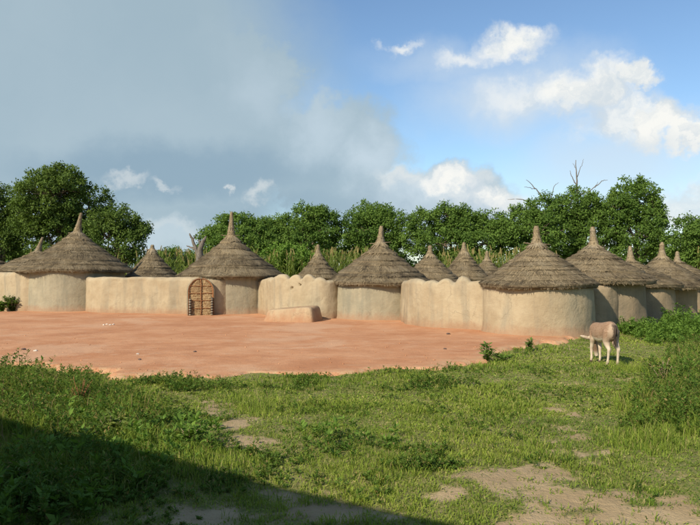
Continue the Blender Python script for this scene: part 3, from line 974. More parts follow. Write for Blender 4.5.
# ------------------------------------------------------------------ trees
def tree(label, d, lobes, seed, mat=M_LEAF, base_px=None, clump_r=0.50, per=60, leaf=(0.14, 0.23), dens=1.65, name='neem_tree', group='trees behind the compound'):
    r = np.random.default_rng(seed)
    L = []
    for px, py, rx, ry in lobes:
        x, y = at(px, d)
        sx_, sz_ = rx * d / FPX, ry * d / FPX
        L.append((x, y + (r.random() - 0.5) * sx_, zat(py, d), sx_, max(sx_ * 0.85, 1.2), sz_))
    L = np.array(L)
    bx_ = at(base_px, d)[0] if base_px is not None else L[:, 0].mean()
    by_ = d
    root = empty(name, (bx_, by_, 0))
    tag(root, label, 'tree', group)
    off = np.array([bx_, by_, 0])
    # limbs
    g = Geo()
    fork = np.array([bx_ + (r.random() - 0.5) * 0.4, by_, min(2.2, L[:, 2].min() * 0.6)])
    tube(g, np.array([[bx_, by_, -0.2], [bx_ + 0.05, by_, 0.6], fork]) - off, [0.30, 0.24, 0.2], 10, jit=0.15)
    cl = []
    for (x, y, z, a, b, c) in L:
        ctr = np.array([x, y, z])
        mid = (fork + ctr) / 2 + r.normal(size=3) * 0.25
        tube(g, np.array([fork, mid, ctr]) - off, [0.14, 0.10, 0.05], 7, jit=0.15)
        area = 4 * math.pi * ((a * b) ** 1.6 / 3 + (a * c) ** 1.6 / 3 + (b * c) ** 1.6 / 3) ** (1 / 1.6)
        n = int(area * 2.1 * dens)
        dv = rdir(n, r)
        rad_ = (0.55 + 0.5 * r.random(n) ** 0.7) * (0.72 + 0.62 * fbm(dv * 2.6 + 5, seed + 4, 3))
        P = ctr + dv * rad_[:, None] * np.array([a, b, c])
        keep_ = fbm(P * 0.75, seed, 2) > 0.25
        P = P[keep_]
        P = P[P[:, 2] > 0.9]
        ns_ = int(len(P) * 0.17)                      # sprigs standing clear of the outline
        sv = rdir(ns_, r); sv[:, 2] = np.abs(sv[:, 2]) * 0.9 + 0.1
        P = np.concatenate([P, ctr + nrm(sv) * np.array([a, b, c]) * (1.02 + 0.22 * r.random((ns_, 1)))])
        cl.append(P)
        for p in P[::9]:
            m2 = (ctr + p) / 2 + r.normal(size=3) * 0.12
            tube(g, np.array([ctr, m2, p]) - off, [0.045, 0.03, 0.012], 5, cap=False)
    g.build('trunk', M_BARK, root, True)
    Cc = np.concatenate(cl)
    n = len(Cc)
    g = Geo()
    tone = np.clip(0.5 + (fbm(Cc * 0.6, seed + 1, 2) - 0.5) * 1.2 + (r.random(n) - 0.5) * 0.5, 0, 1)
    rc = clump_r * (0.65 + 0.7 * r.random(n))
    idx = np.repeat(np.arange(n), per)
    dv = rdir(n * per, r)
    dv[:, 2] = dv[:, 2] * 0.8 + 0.15
    q = r.random(n * per) ** 0.5
    base = Cc[idx] + dv * (rc[idx] * q)[:, None] * 0.75
    dl = dv * 0.35 + r.normal(size=dv.shape) * 0.55; dl[:, 2] -= 0.30
    nor = dv * 1.0 + rdir(n * per, r) * 0.42 + np.array([0, 0, 0.25])
    leaves(g, base - off, dl, nor, leaf[0] + (leaf[1] - leaf[0]) * r.random(n * per), 0.08 + 0.04 * r.random(n * per), tone[idx])
    g.build('crown', mat, root)
    return root


tree('dark broad-leaved tree at the left edge of the photo', 50, [(4, 212, 20, 22), (-14, 205, 20, 24), (16, 232, 18, 24), (-5, 245, 24, 24)], 101, M_LEAFD, 2)
tree('tall rounded tree, highest on the left behind the big hut', 48, [(58, 196, 30, 25), (40, 214, 24, 24), (86, 210, 20, 24), (62, 182, 20, 13), (60, 235, 36, 26)], 102, M_LEAFD, 62)
tree('low tree with sparse top left of the open sky gap', 46, [(122, 224, 15, 14), (110, 238, 20, 22), (130, 240, 13, 18), (138, 232, 8, 9)], 103, M_LEAFD, 120)
tree('small tree showing on both sides of the door hut finial', 54, [(238, 226, 20, 12), (216, 236, 13, 10), (256, 232, 14, 12), (240, 246, 34, 16)], 104, M_LEAF, 236)
tree('broad tree behind the mud bench wall, left half of pair', 56, [(283, 232, 20, 16), (268, 238, 16, 14), (312, 219, 16, 14), (324, 228, 18, 18), (300, 246, 40, 20)], 105, M_LEAF, 302)
tree('upright tree behind the middle hut finial', 57, [(372, 219, 20, 16), (362, 232, 20, 18), (388, 230, 15, 20), (375, 248, 30, 18)], 106, M_LEAF, 374)
tree('wide tree right of the middle sky notch', 55, [(424, 227, 18, 16), (447, 218, 18, 12), (466, 226, 20, 16), (488, 224, 13, 11), (442, 244, 36, 18), (482, 244, 26, 18)], 107, M_LEAF, 452)
tree('dense tree left behind the nearest corner hut', 54, [(522, 228, 18, 20), (545, 212, 16, 16), (536, 236, 26, 22), (506, 238, 14, 16)], 108, M_LEAF, 530)
tree('dense dark tree between the two nearest finials', 55, [(577, 209, 22, 18), (596, 216, 20, 20), (565, 236, 24, 26), (595, 242, 26, 24)], 109, M_LEAF, 580)
tree('tallest tree on the right, rounded top above the right row', 53, [(640, 198, 22, 19), (622, 208, 16, 16), (652, 216, 16, 20), (638, 236, 28, 26)], 110, M_LEAF, 640)
tree('lower tree at the right edge above the last hut', 50, [(688, 236, 18, 16), (704, 244, 22, 22), (680, 252, 16, 18)], 111, M_LEAF, 694)
tree('hazy rounded tree low behind the small half hidden hut', 60, [(178, 258, 16, 9), (166, 262, 12, 9), (192, 262, 12, 8)], 112, M_LEAF, 180, name='distant_tree')
tree('round bright bush left of the small hut over the bench wall', 47, [(288, 258, 16, 12), (276, 262, 12, 12), (302, 260, 12, 11)], 113, M_LEAFY, 290, name='bush')

# ---- dead stump and bare branches
def bare_tree(label, name, d, base, paths, seed):
    r = np.random.default_rng(seed)
    bx_, by_ = at(base, d)
    root = empty(name, (bx_, by_, 0))
    tag(root, label, 'tree')
    first = True
    for path in paths:
        P = np.array([(at(px, d)[0] - bx_, dd, zat(py, d)) for px, py, dd, rad_ in path])
        R = [p[3] for p in path]
        t0 = np.linspace(0, 1, len(P)); t1 = np.linspace(0, 1, len(P) * 4)
        Pi = np.stack([np.interp(t1, t0, P[:, kx]) for kx in range(3)], 1) + r.normal(size=(len(t1), 3)) * 0.02
        g = Geo()
        tube(g, Pi, np.interp(t1, t0, R), 8, jit=0.25)
        g.build('trunk' if first else 'branch', M_DEAD, root, True)
        first = False
    return root


bare_tree('grey dead tree stump with broken forks left of the door hut', 'dead_tree', 41, 199,
          [[(199, 300, 0, 0.24), (199, 262, 0, 0.20), (200, 250, 0, 0.18), (204, 240, 0, 0.10), (206, 237, 0, 0.05)], [(199, 258, 0, 0.15), (196, 249, 0, 0.11), (192, 238, 0, 0.07), (189, 233, 0, 0.035)],
           [(196, 250, 0, 0.08), (190, 247, 0.1, 0.05), (186, 246, 0.1, 0.025)], [(193, 241, 0, 0.05), (195, 236, 0, 0.025)], [(201, 248, 0, 0.09), (199, 240, 0, 0.04)]], 5)
bare_tree('thin leafless branches sticking up above the right trees', 'bare_tree', 57, 580,
          [[(580, 300, 0, 0.22), (579, 250, 0, 0.16), (578, 205, 0, 0.10), (577, 185, 0, 0.07), (576, 160, 0, 0.025)], [(577, 186, 0, 0.05), (572, 176, 0, 0.03), (570, 170, 0, 0.015)],
           [(577, 178, 0, 0.04), (582, 166, 0, 0.02), (584, 159, 0, 0.012)], [(578, 196, 0, 0.06), (592, 190, 0, 0.04), (602, 181, 0, 0.03), (608, 180, 0, 0.012)],
           [(595, 188, 0, 0.03), (598, 182, 0, 0.015)], [(577, 170, 0, 0.02), (573, 163, 0, 0.012)]], 6)
bare_tree('pale leafless limb arching left out of the dense right trees', 'bare_tree', 55.5, 549,
          [[(549, 300, 0, 0.2), (548, 240, 0, 0.14), (543, 215, 0, 0.08), (533, 204, 0, 0.05), (522, 199, 0, 0.03), (508, 199, 0, 0.015)],
           [(545, 205, -0.8, 0.06), (536, 193, -0.8, 0.045), (530, 186, -0.8, 0.03), (524, 181, -0.8, 0.015)], [(533, 190, -0.8, 0.03), (522, 188, -0.8, 0.015)],
           [(548, 200, -0.8, 0.04), (552, 186, -0.8, 0.02), (556, 184, -0.8, 0.012)]], 7)

# ------------------------------------------------------------------ millet field behind the compound (one mass)
def millet(n, region, seed):
    r = np.random.default_rng(seed)
    g = Geo(); gp_ = Geo()
    x = region[0] + (region[1] - region[0]) * r.random(n); y = region[2] + (region[3] - region[2]) * r.random(n)
    h = 2.3 + 1.15 * r.random(n) + 0.5 * (fbm(np.stack([x * 0.3, y * 0.3], 1), 3, 2) - 0.5)
    kp = fbm(np.stack([x * 0.22, y * 0.1], 1), 17, 2) > 0.43
    x, y, h = x[kp], y[kp], h[kp]
    n = len(x)
    lean = r.normal(size=(n, 2)) * 0.12
    B0 = np.stack([x, y, np.zeros(n)], 1); T0 = np.stack([x + lean[:, 0], y + lean[:, 1], h], 1)
    tone = r.random(n)
    for a in (0.0, 1.57):
        strips(g, B0, T0, np.full(n, 0.05), np.stack([np.full(n, math.cos(a)), np.full(n, math.sin(a)), np.zeros(n)], 1), tone * 0.6 + 0.2, 0.6)
    m_ = 9
    idx = np.repeat(np.arange(n), m_)
    f = np.tile(np.linspace(0.3, 0.95, m_), n) + (r.random(n * m_) - 0.5) * 0.06
    P = B0[idx] * (1 - f[:, None]) + T0[idx] * f[:, None]
    a = r.random(n * m_) * 6.283
    out = np.stack([np.cos(a), np.sin(a), np.zeros(n * m_)], 1)
    L = 0.5 + 0.4 * r.random(n * m_)
    mid = P + out * L[:, None] * 0.5 + np.array([0, 0, 1]) * (L * 0.42)[:, None]
    tip = P + out * L[:, None] * 0.95 + np.array([0, 0, 1]) * (L * (0.25 - 0.5 * r.random(n * m_)))[:, None]
    side = np.stack([-np.sin(a), np.cos(a), np.zeros(n * m_)], 1) * 0.035
    V = np.stack([P - side * 0.5, P + side * 0.5, mid + side, mid - side, tip], 1).reshape(-1, 3)
    b = np.arange(n * m_) * 5
    g.add(V, np.stack([b, b + 1, b + 2, b + 3], 1), np.stack([b + 3, b + 2, b + 4], 1), np.repeat(tone[idx], 5))
    # seed heads
    sel = r.random(n) < 0.6
    k_ = int(sel.sum())
    base = T0[sel]; tl = 0.28 + 0.2 * r.random(k_)
    for j in range(3):
        aa = j * 2.09
        strips(gp_, base, base + np.stack([lean[sel, 0] * 0.6, lean[sel, 1] * 0.6, tl], 1), np.full(k_, 0.085), np.stack([np.full(k_, math.cos(aa)), np.full(k_, math.sin(aa)), np.zeros(k_)], 1), r.random(k_), 0.5)
    o = g.build('millet_field', M_MILLET)
    tag(o, 'tall yellow green millet crop standing behind the compound', 'crop', kind='stuff')
    hds = gp_.build('seed_heads', M_PANICLE, o)
    hds['kind'] = 'stuff'


millet(1700, (-31, 27, 44, 50.5), 211)
r = np.random.default_rng(219)
n = 1150
Pu = np.stack([-42 + 84 * r.random(n), 57 + 6 * r.random(n), np.zeros(n)], 1)
Pu[:, 2] = (1.0 + 6.0 * fbm(Pu[:, :2] * 0.25, 23, 3)) * r.random(n) ** 0.6
per = 48
Pu[:, 2] = np.minimum(Pu[:, 2], np.where((Pu[:, 0] > -20) & (Pu[:, 0] < -11), 1.6, 3.6))
idx = np.repeat(np.arange(n), per)
dv = rdir(n * per, r)
g = Geo()
leaves(g, Pu[idx] + dv * (0.75 * r.random(n * per) ** 0.5)[:, None], dv * 0.35 + r.normal(size=dv.shape) * 0.55 - np.array([0, 0, 0.3]), dv + rdir(n * per, r) * 0.45,
       0.24 + 0.16 * r.random(n * per), 0.14, np.repeat(r.random(n), per))
tag(g.build('undergrowth', M_LEAF), 'dense green undergrowth beneath the row of trees', 'undergrowth', kind='stuff')

# ------------------------------------------------------------------ grass and weeds
def in_hut(P):
    huts = [(o.location.x, o.location.y) for o in COL.objects if o.name.startswith('thatched_hut')]
    m = np.zeros(len(P), bool)
    for hx, hy in huts:
        m |= np.hypot(P[:, 0] - hx, P[:, 1] - hy) < 1.75
    return m


def allowed(P):
    """grass grows here"""
    sd = poly_sd(P, COURT) + (fbm(P * 1.1, 41, 4) - 0.5) * 1.7
    ok = sd < -0.14 + 1.3 * (rng.random(len(P)) - 0.5) ** 3 * 4
    comp = (P[:, 1] > 25.0) & (P[:, 0] < (P[:, 1] - 15.8) * 0.86) & (P[:, 0] > -17)
    comp |= (P[:, 1] > 22.6) & (P[:, 0] < 8.3)
    return ok & ~comp & ~in_hut(P)


def blades(n_tuft, per, y0, y1, seed, hscale, wscale, spread, margin=2.5):
    r = np.random.default_rng(seed)
    y = np.exp(np.log(y0) + (np.log(y1) - np.log(y0)) * r.random(n_tuft)) if y1 / y0 > 1.5 else y0 + (y1 - y0) * r.random(n_tuft)
    x = (r.random(n_tuft) * 2 - 1) * (0.535 * y + margin)
    P = np.stack([x, y], 1)
    b = bare(P)
    keep_ = (r.random(n_tuft) > b * 0.95) & allowed(P)
    P = P[keep_]
    b = b[keep_]
    n = len(P)
    idx = np.repeat(np.arange(n), per)
    m_ = n * per
    sp = spread * (0.5 + r.random(n)) * (1 - 0.4 * b)
    a = r.random(m_) * 6.283; q = r.random(m_) ** 0.6
    Bp = P[idx] + np.stack([np.cos(a), np.sin(a)], 1) * (q * sp[idx])[:, None]
    lush = np.clip((fbm(P * 0.8, 55, 4, 0.65) - 0.36) * 3.6, 0.05, 1.5)
    hgt = hscale * (0.35 + lush)[idx] * (0.45 + 0.85 * r.random(m_)) * (1 - 0.45 * b[idx])
    z = gz(Bp) - 0.005
    base = np.column_stack([Bp, z])
    out = np.stack([np.cos(a), np.sin(a)], 1) * (0.25 + 0.55 * q)[:, None] + r.normal(size=(m_, 2)) * 0.25
    yaw = r.random(m_) * 6.283
    side = np.stack([np.cos(yaw), np.sin(yaw), 0 * yaw], 1) * (wscale * (0.6 + 0.8 * r.random(m_)))[:, None]
    mid = base + np.column_stack([out * (hgt * 0.35)[:, None], hgt * 0.62])
    tip = base + np.column_stack([out * (hgt * 1.0)[:, None], hgt * (0.95 - 0.35 * q)])
    V = np.stack([base - side, base + side, mid + side * 0.8, mid - side * 0.8, tip], 1).reshape(-1, 3)
    k5 = np.arange(m_) * 5
    tone = np.clip((fbm(P * 0.6, 91, 4, 0.6) - 0.5) * 2.6 + 0.52 + (r.random(n) - 0.5) * 0.5, 0, 1)
    return V, np.stack([k5, k5 + 1, k5 + 2, k5 + 3], 1), np.stack([k5 + 3, k5 + 2, k5 + 4], 1), np.repeat(tone[idx], 5)


g = Geo()
g.add(*blades(13000, 9, 5.0, 11.5, 301, 0.066, 0.0034, 0.085))
g.add(*blades(13500, 8, 10.5, 17, 302, 0.066, 0.0056, 0.11, 3))
g.add(*blades(9000, 7, 16, 30, 303, 0.075, 0.0092, 0.15, 4))
# low creeping leaves that close the sward
r = np.random.default_rng(309)
n = 120000
yy = np.exp(np.log(5.2) + (np.log(26) - np.log(5.2)) * r.random(n))
Pt = np.stack([(r.random(n) * 2 - 1) * (0.535 * yy + 2), yy], 1)
kq = allowed(Pt) & (r.random(n) > bare(Pt) * 0.97)
Pt = Pt[kq]; n = len(Pt)
a = r.random(n) * 6.283; e = 0.15 + 0.6 * r.random(n)
dvv = np.stack([np.cos(a) * np.cos(e), np.sin(a) * np.cos(e), np.sin(e)], 1)
Lf = (0.022 + 0.03 * r.random(n)) * np.clip(Pt[:, 1] / 9.0, 0.8, 1.35)
tn = np.clip((fbm(Pt * 0.6, 91, 4, 0.6) - 0.5) * 2.6 + 0.52 + (r.random(n) - 0.5) * 0.5, 0, 1)
leaves(g, np.column_stack([Pt, gz(Pt) + 0.012 * r.random(n)]), dvv, np.array([0, 0, 1.0]) + r.normal(size=(n, 3)) * 0.3, Lf, Lf * 0.42, tn)
grass = g.build('grass', M_GRASS)
tag(grass, 'short grazed green grass over the foreground', 'grass', kind='stuff')


def herbs(name, label, n, sampler, seed, height, leaf, per, mat=M_WEED, cat='weeds', stemmy=True, droop=0.0, kind='stuff', cluster=0.0):
    """leafy herbs: stems with leaves all along"""
    r = np.random.default_rng(seed)
    P, hs = sampler(n, r)
    if cluster:
        kq = fbm(P * 1.3, 99, 3) > cluster
        P, hs = P[kq], hs[kq]
    n = len(P)
    h = height * hs * (0.3 + 1.15 * r.random(n) ** 1.8)
    z = gz(P)
    B0 = np.column_stack([P, z - 0.01])
    lean = r.normal(size=(n, 2)) * 0.22
    T0 = B0 + np.column_stack([lean * h[:, None], h])
    g = Geo()
    tone = np.clip(0.5 + (fbm(P * 1.3, seed, 2) - 0.5) * 1.2 + (r.random(n) - 0.5) * 0.6, 0, 1)
    if stemmy:
        for a in (0.3, 1.9):
            strips(g, B0, T0, 0.004 + 0.006 * h, np.stack([np.full(n, math.cos(a)), np.full(n, math.sin(a)), np.zeros(n)], 1), tone * 0.5, 0.4)
    idx = np.repeat(np.arange(n), per)
    m_ = n * per
    f = 0.12 + 0.9 * r.random(m_) ** 0.8
    f = np.minimum(f, 1.0)
    pos = B0[idx] * (1 - f[:, None]) + T0[idx] * f[:, None]
    a = r.random(m_) * 6.283
    el_ = 0.5 - droop + r.normal(size=m_) * 0.35
    dv = np.stack([np.cos(a) * np.cos(el_), np.sin(a) * np.cos(el_), np.sin(el_)], 1)
    spread_ = (0.25 * h[idx] * (1.1 - f))[:, None] * r.random(m_)[:, None]
    pos = pos + dv * spread_
    L = leaf * (0.55 + 0.9 * r.random(m_)) * (0.8 + 0.4 * hs[idx])
    leaves(g, pos, dv, np.array([0, 0, 1.0]) + r.normal(size=(m_, 3)) * 0.35, L, L * (0.28 + 0.2 * r.random(m_)), np.clip(tone[idx] + (r.random(m_) - 0.5) * 0.3, 0, 1), 0.05)
    o = g.build(name, mat)
    tag(o, label, cat, kind=kind)
    return o


def px_blobs(blobs, need_ok=True):
    """sample ground points inside pixel ellipses: (px, py, rx, ry, height factor, weight)"""
    def f(n, r):
        Ps, Hs = [], []
        wt = np.array([b[5] for b in blobs]); wt = wt / wt.sum()
        for (px, py, rx, ry, hh, _), w in zip(blobs, wt):
            m_ = int(n * w)
            a = r.random(m_) * 6.283; q = r.random(m_) ** 0.6
            qx = px + np.cos(a) * q * rx; qy = np.minimum(py + np.sin(a) * q * ry, 640)
            d = CAMH * FPX / (qy - HOR)
            Ps.append(np.stack([(qx - 350) / FPX * d, d], 1)); Hs.append(hh * (1.15 - 0.55 * q))
        P = np.concatenate(Ps); H = np.concatenate(Hs)
        if need_ok:
            k_ = allowed(P) & (r.random(len(P)) > bare(P) * 0.9)
            P, H = P[k_], H[k_]
        return P, H
    return f


# tall weeds: left thicket, lower left in the shade, right thicket, foot of the right huts
herbs('tall_weeds', 'tangled tall weeds filling the left foreground', 1700,
      px_blobs([(20, 392, 40, 17, 1.35, 1.6), (70, 400, 40, 18, 1.1, 1.4), (115, 412, 40, 20, 0.85, 1.0), (30, 425, 60, 16, 1.0, 1.4), (100, 440, 60, 16, 0.9, 1.0), (-20, 410, 40, 25, 1.3, 1.0),
                (165, 425, 30, 14, 0.6, 0.5), (60, 470, 80, 22, 0.9, 1.0), (20, 510, 70, 26, 0.9, 0.8), (120, 490, 50, 20, 0.6, 0.5)]), 401, 0.36, 0.040, 44)
herbs('tall_weeds', 'leafy weed thicket at the right edge of the grass', 1150,
      px_blobs([(680, 398, 34, 26, 1.35, 1.8), (650, 408, 26, 18, 0.95, 1.0), (700, 378, 30, 18, 1.4, 1.2), (668, 378, 26, 10, 1.0, 0.8), (635, 398, 16, 12, 0.6, 0.4), (700, 425, 40, 14, 0.9, 0.9),
                (735, 400, 30, 30, 1.4, 1.2), (640, 425, 30, 8, 0.5, 0.4), (690, 355, 26, 6, 1.1, 0.6)]), 402, 0.38, 0.041, 42)
herbs('hut_side_weeds', 'bright green weeds along the foot of the brown huts', 620,
      px_blobs([(628, 331, 14, 4, 1.0, 1.0), (650, 334, 22, 5, 0.8, 1.2), (680, 330, 22, 6, 1.3, 1.5), (668, 340, 34, 6, 0.9, 1.2), (710, 335, 20, 8, 1.3, 0.8), (606, 337, 12, 3, 0.5, 0.4)]), 403, 0.50, 0.085, 34, M_LEAFY)
herbs('broadleaf_herbs', 'small broad leaved herbs scattered through the grass', 6500,
      px_blobs([(330, 400, 330, 22, 0.7, 2.0), (330, 440, 300, 40, 0.9, 2.5), (170, 450, 120, 50, 1.3, 2.0), (330, 500, 330, 40, 0.8, 1.5), (560, 375, 140, 25, 0.7, 1.2), (360, 385, 120, 6, 1.5, 1.2), (190, 386, 60, 7, 1.6, 0.8), (420, 470, 60, 30, 1.0, 0.8), (640, 450, 60, 20, 1.0, 0.8)]),
      404, 0.12, 0.034, 20, cluster=0.53)


herbs('broad_weeds', 'larger leaved weeds in the near left corner', 420,
      px_blobs([(60, 480, 100, 30, 1.0, 1.2), (150, 455, 60, 22, 0.8, 0.8), (60, 425, 90, 20, 1.0, 1.0), (20, 515, 90, 25, 0.9, 0.8), (190, 440, 50, 16, 0.7, 0.5), (340, 440, 60, 20, 0.5, 0.4)]), 405, 0.30, 0.085, 12, M_LEAFY)


herbs('edge_weeds', 'sparse low weeds creeping over the front edge of the courtyard', 520,
      px_blobs([(170, 380, 60, 4, 1.0, 1.0), (240, 379, 30, 4, 0.7, 0.4), (330, 379, 60, 4, 0.8, 0.8), (400, 376, 40, 5, 1.0, 0.8), (450, 371, 30, 5, 0.9, 0.6), (478, 366, 20, 5, 0.8, 0.4), (70, 374, 40, 4, 1.2, 0.6), (525, 354, 20, 4, 0.8, 0.4)], False), 406, 0.13, 0.036, 16, cluster=0.46)


def plant(label, px, py, h, wpx, n, leaf, seed, mat=M_WEED, name='leafy_plant', stem_mat=M_STICK, cat='plant', droop=0.1):
    x, y = gnd(px, py)
    r = np.random.default_rng(seed)
    z = float(gz(np.array([[x, y]]))[0])
    root = empty(name, (x, y, z))
    tag(root, label, cat)
    g = Geo(); gl = Geo()
    wd = wpx * y / FPX
    for i in range(n):
        a = r.random() * 6.283; q = r.random() ** 0.5
        hh = h * (0.6 + 0.45 * r.random()) * (1 - 0.25 * q)
        end = np.array([math.cos(a) * q * wd, math.sin(a) * q * wd, hh])
        mid = end * np.array([0.35, 0.35, 0.55])
        pts = np.array([[0.02 * math.cos(a), 0.02 * math.sin(a), -0.03], mid, end])
        tube(g, pts, [0.010, 0.007, 0.004], 5)
        m_ = 16
        f = np.sort(0.2 + 0.8 * r.random(m_))
        P = np.stack([np.interp(f, [0, 0.55, 1], pts[:, kx]) for kx in range(3)], 1)
        aa = r.random(m_) * 6.283; e = 0.35 - droop + r.normal(size=m_) * 0.3
        dv = np.stack([np.cos(aa) * np.cos(e), np.sin(aa) * np.cos(e), np.sin(e)], 1)
        L = leaf * (0.6 + 0.7 * r.random(m_))
        leaves(gl, P, dv, np.array([0, 0, 1.0]) + r.normal(size=(m_, 3)) * 0.3, L, L * 0.42, np.clip(0.5 + r.normal(size=m_) * 0.25, 0, 1), 0.06)
    g.build('stems', stem_mat, root)
    gl.build('foliage', mat, root)
    return root


plant('leafy upright plant standing at the courtyard edge', 487, 362, 0.52, 9, 14, 0.12, 501, M_LEAFY)
plant('smaller leafy plant right along the courtyard edge toward the corner hut', 529, 351, 0.36, 7, 9, 0.12, 502, M_LEAFY)
plant('low spreading plant between the two courtyard edge plants', 503, 361, 0.24, 11, 10, 0.10, 503, M_LEAFY)
plant('dark rounded shrub before the pale wall near the left edge', 13, 312, 0.95, 9, 90, 0.17, 504, M_LEAFD, name='shrub', cat='shrub')
plant('green shrub cut by the left edge beside the dark shrub', 1, 312.5, 0.65, 7, 60, 0.16, 514, M_LEAFY, name='shrub', cat='shrub')
plant('yellowish leafy weed at the shadow edge on the left', 110, 442, 0.34, 14, 12, 0.13, 505, M_MILLET)
plant('reddish stemmed weed standing above the left thicket', 80, 412, 0.62, 14, 12, 0.07, 506, M_LEAFD, stem_mat=M_DOORRIM)
plant('broad leaved weed beside the worn path', 190, 446, 0.26, 14, 12, 0.12, 507, M_LEAFY)
plant('tall dark weed rising in front of the donkey at right', 662, 392, 0.62, 14, 16, 0.09, 508, M_WEED)
plant('seedling with tapered leaves in the shaded lower left corner', 22, 492, 0.30, 12, 8, 0.15, 509, M_WEED)


def tall_grass(name, label, n, sampler, seed, height, mat, per=9, wid=0.0035, spread=0.07):
    r = np.random.default_rng(seed)
    P, hs = sampler(n, r)
    n = len(P)
    idx = np.repeat(np.arange(n), per); m_ = n * per
    Bp = P[idx] + r.normal(size=(m_, 2)) * spread
    h = height * hs[idx] * (0.4 + 0.9 * r.random(m_))
    base = np.column_stack([Bp, gz(Bp) - 0.01])
    out = r.normal(size=(m_, 2)) * 0.34
    yaw = r.random(m_) * 6.283
    side = np.stack([np.cos(yaw), np.sin(yaw), 0 * yaw], 1) * (wid * (0.6 + 0.8 * r.random(m_)))[:, None]
    mid = base + np.column_stack([out * (h * 0.3)[:, None], h * 0.6]); tip = base + np.column_stack([out * h[:, None], h * (0.75 + 0.25 * r.random(m_))])
    V = np.stack([base - side, base + side, mid + side * 0.8, mid - side * 0.8, tip], 1).reshape(-1, 3)
    k5 = np.arange(m_) * 5
    g = Geo()
    g.add(V, np.stack([k5, k5 + 1, k5 + 2, k5 + 3], 1), np.stack([k5 + 3, k5 + 2, k5 + 4], 1), np.repeat(r.random(n)[idx], 5))
    tag(g.build(name, mat), label, 'grass', kind='stuff')


LEFTB = [(20, 392, 45, 17, 1.2, 1.2), (75, 402, 45, 18, 1.0, 1.2), (120, 415, 50, 22, 0.8, 1.0), (40, 430, 80, 20, 0.9, 1.2), (130, 450, 70, 20, 0.7, 1.0), (60, 480, 90, 30, 0.8, 1.2), (200, 470, 70, 20, 0.5, 0.7), (250, 405, 60, 12, 0.5, 0.6)]
RIGHTB = [(680, 395, 40, 28, 1.1, 1.6), (700, 372, 34, 20, 1.3, 1.0), (650, 405, 34, 20, 0.8, 0.9), (715, 425, 40, 18, 0.8, 0.7), (650, 440, 50, 14, 0.5, 0.6), (620, 370, 30, 8, 0.5, 0.3)]
MIDB = [(330, 386, 130, 6, 0.8, 1.0), (200, 386, 50, 6, 0.8, 0.6), (330, 430, 110, 30, 0.55, 1.5), (420, 410, 110, 24, 0.5, 1.2), (380, 470, 80, 25, 0.6, 1.0), (280, 500, 120, 22, 0.5, 0.8)]
tall_grass('tall_grass', 'tall mixed grass among the left weeds', 2600, px_blobs(LEFTB), 411, 0.36, M_GRASS)
tall_grass('tall_grass', 'tall mixed grass among the right weeds', 1700, px_blobs(RIGHTB), 412, 0.36, M_GRASS)
tall_grass('taller_tufts', 'slightly taller grass tufts in the middle of the grass', 900, px_blobs(MIDB), 413, 0.20, M_GRASS, 10, 0.003, 0.05)
tall_grass('dry_stalks', 'thin reddish brown dry stalks in the weeds', 330, px_blobs(LEFTB[:4] + RIGHTB[:3]), 414, 0.5, M_DRY, 3, 0.0035, 0.05)

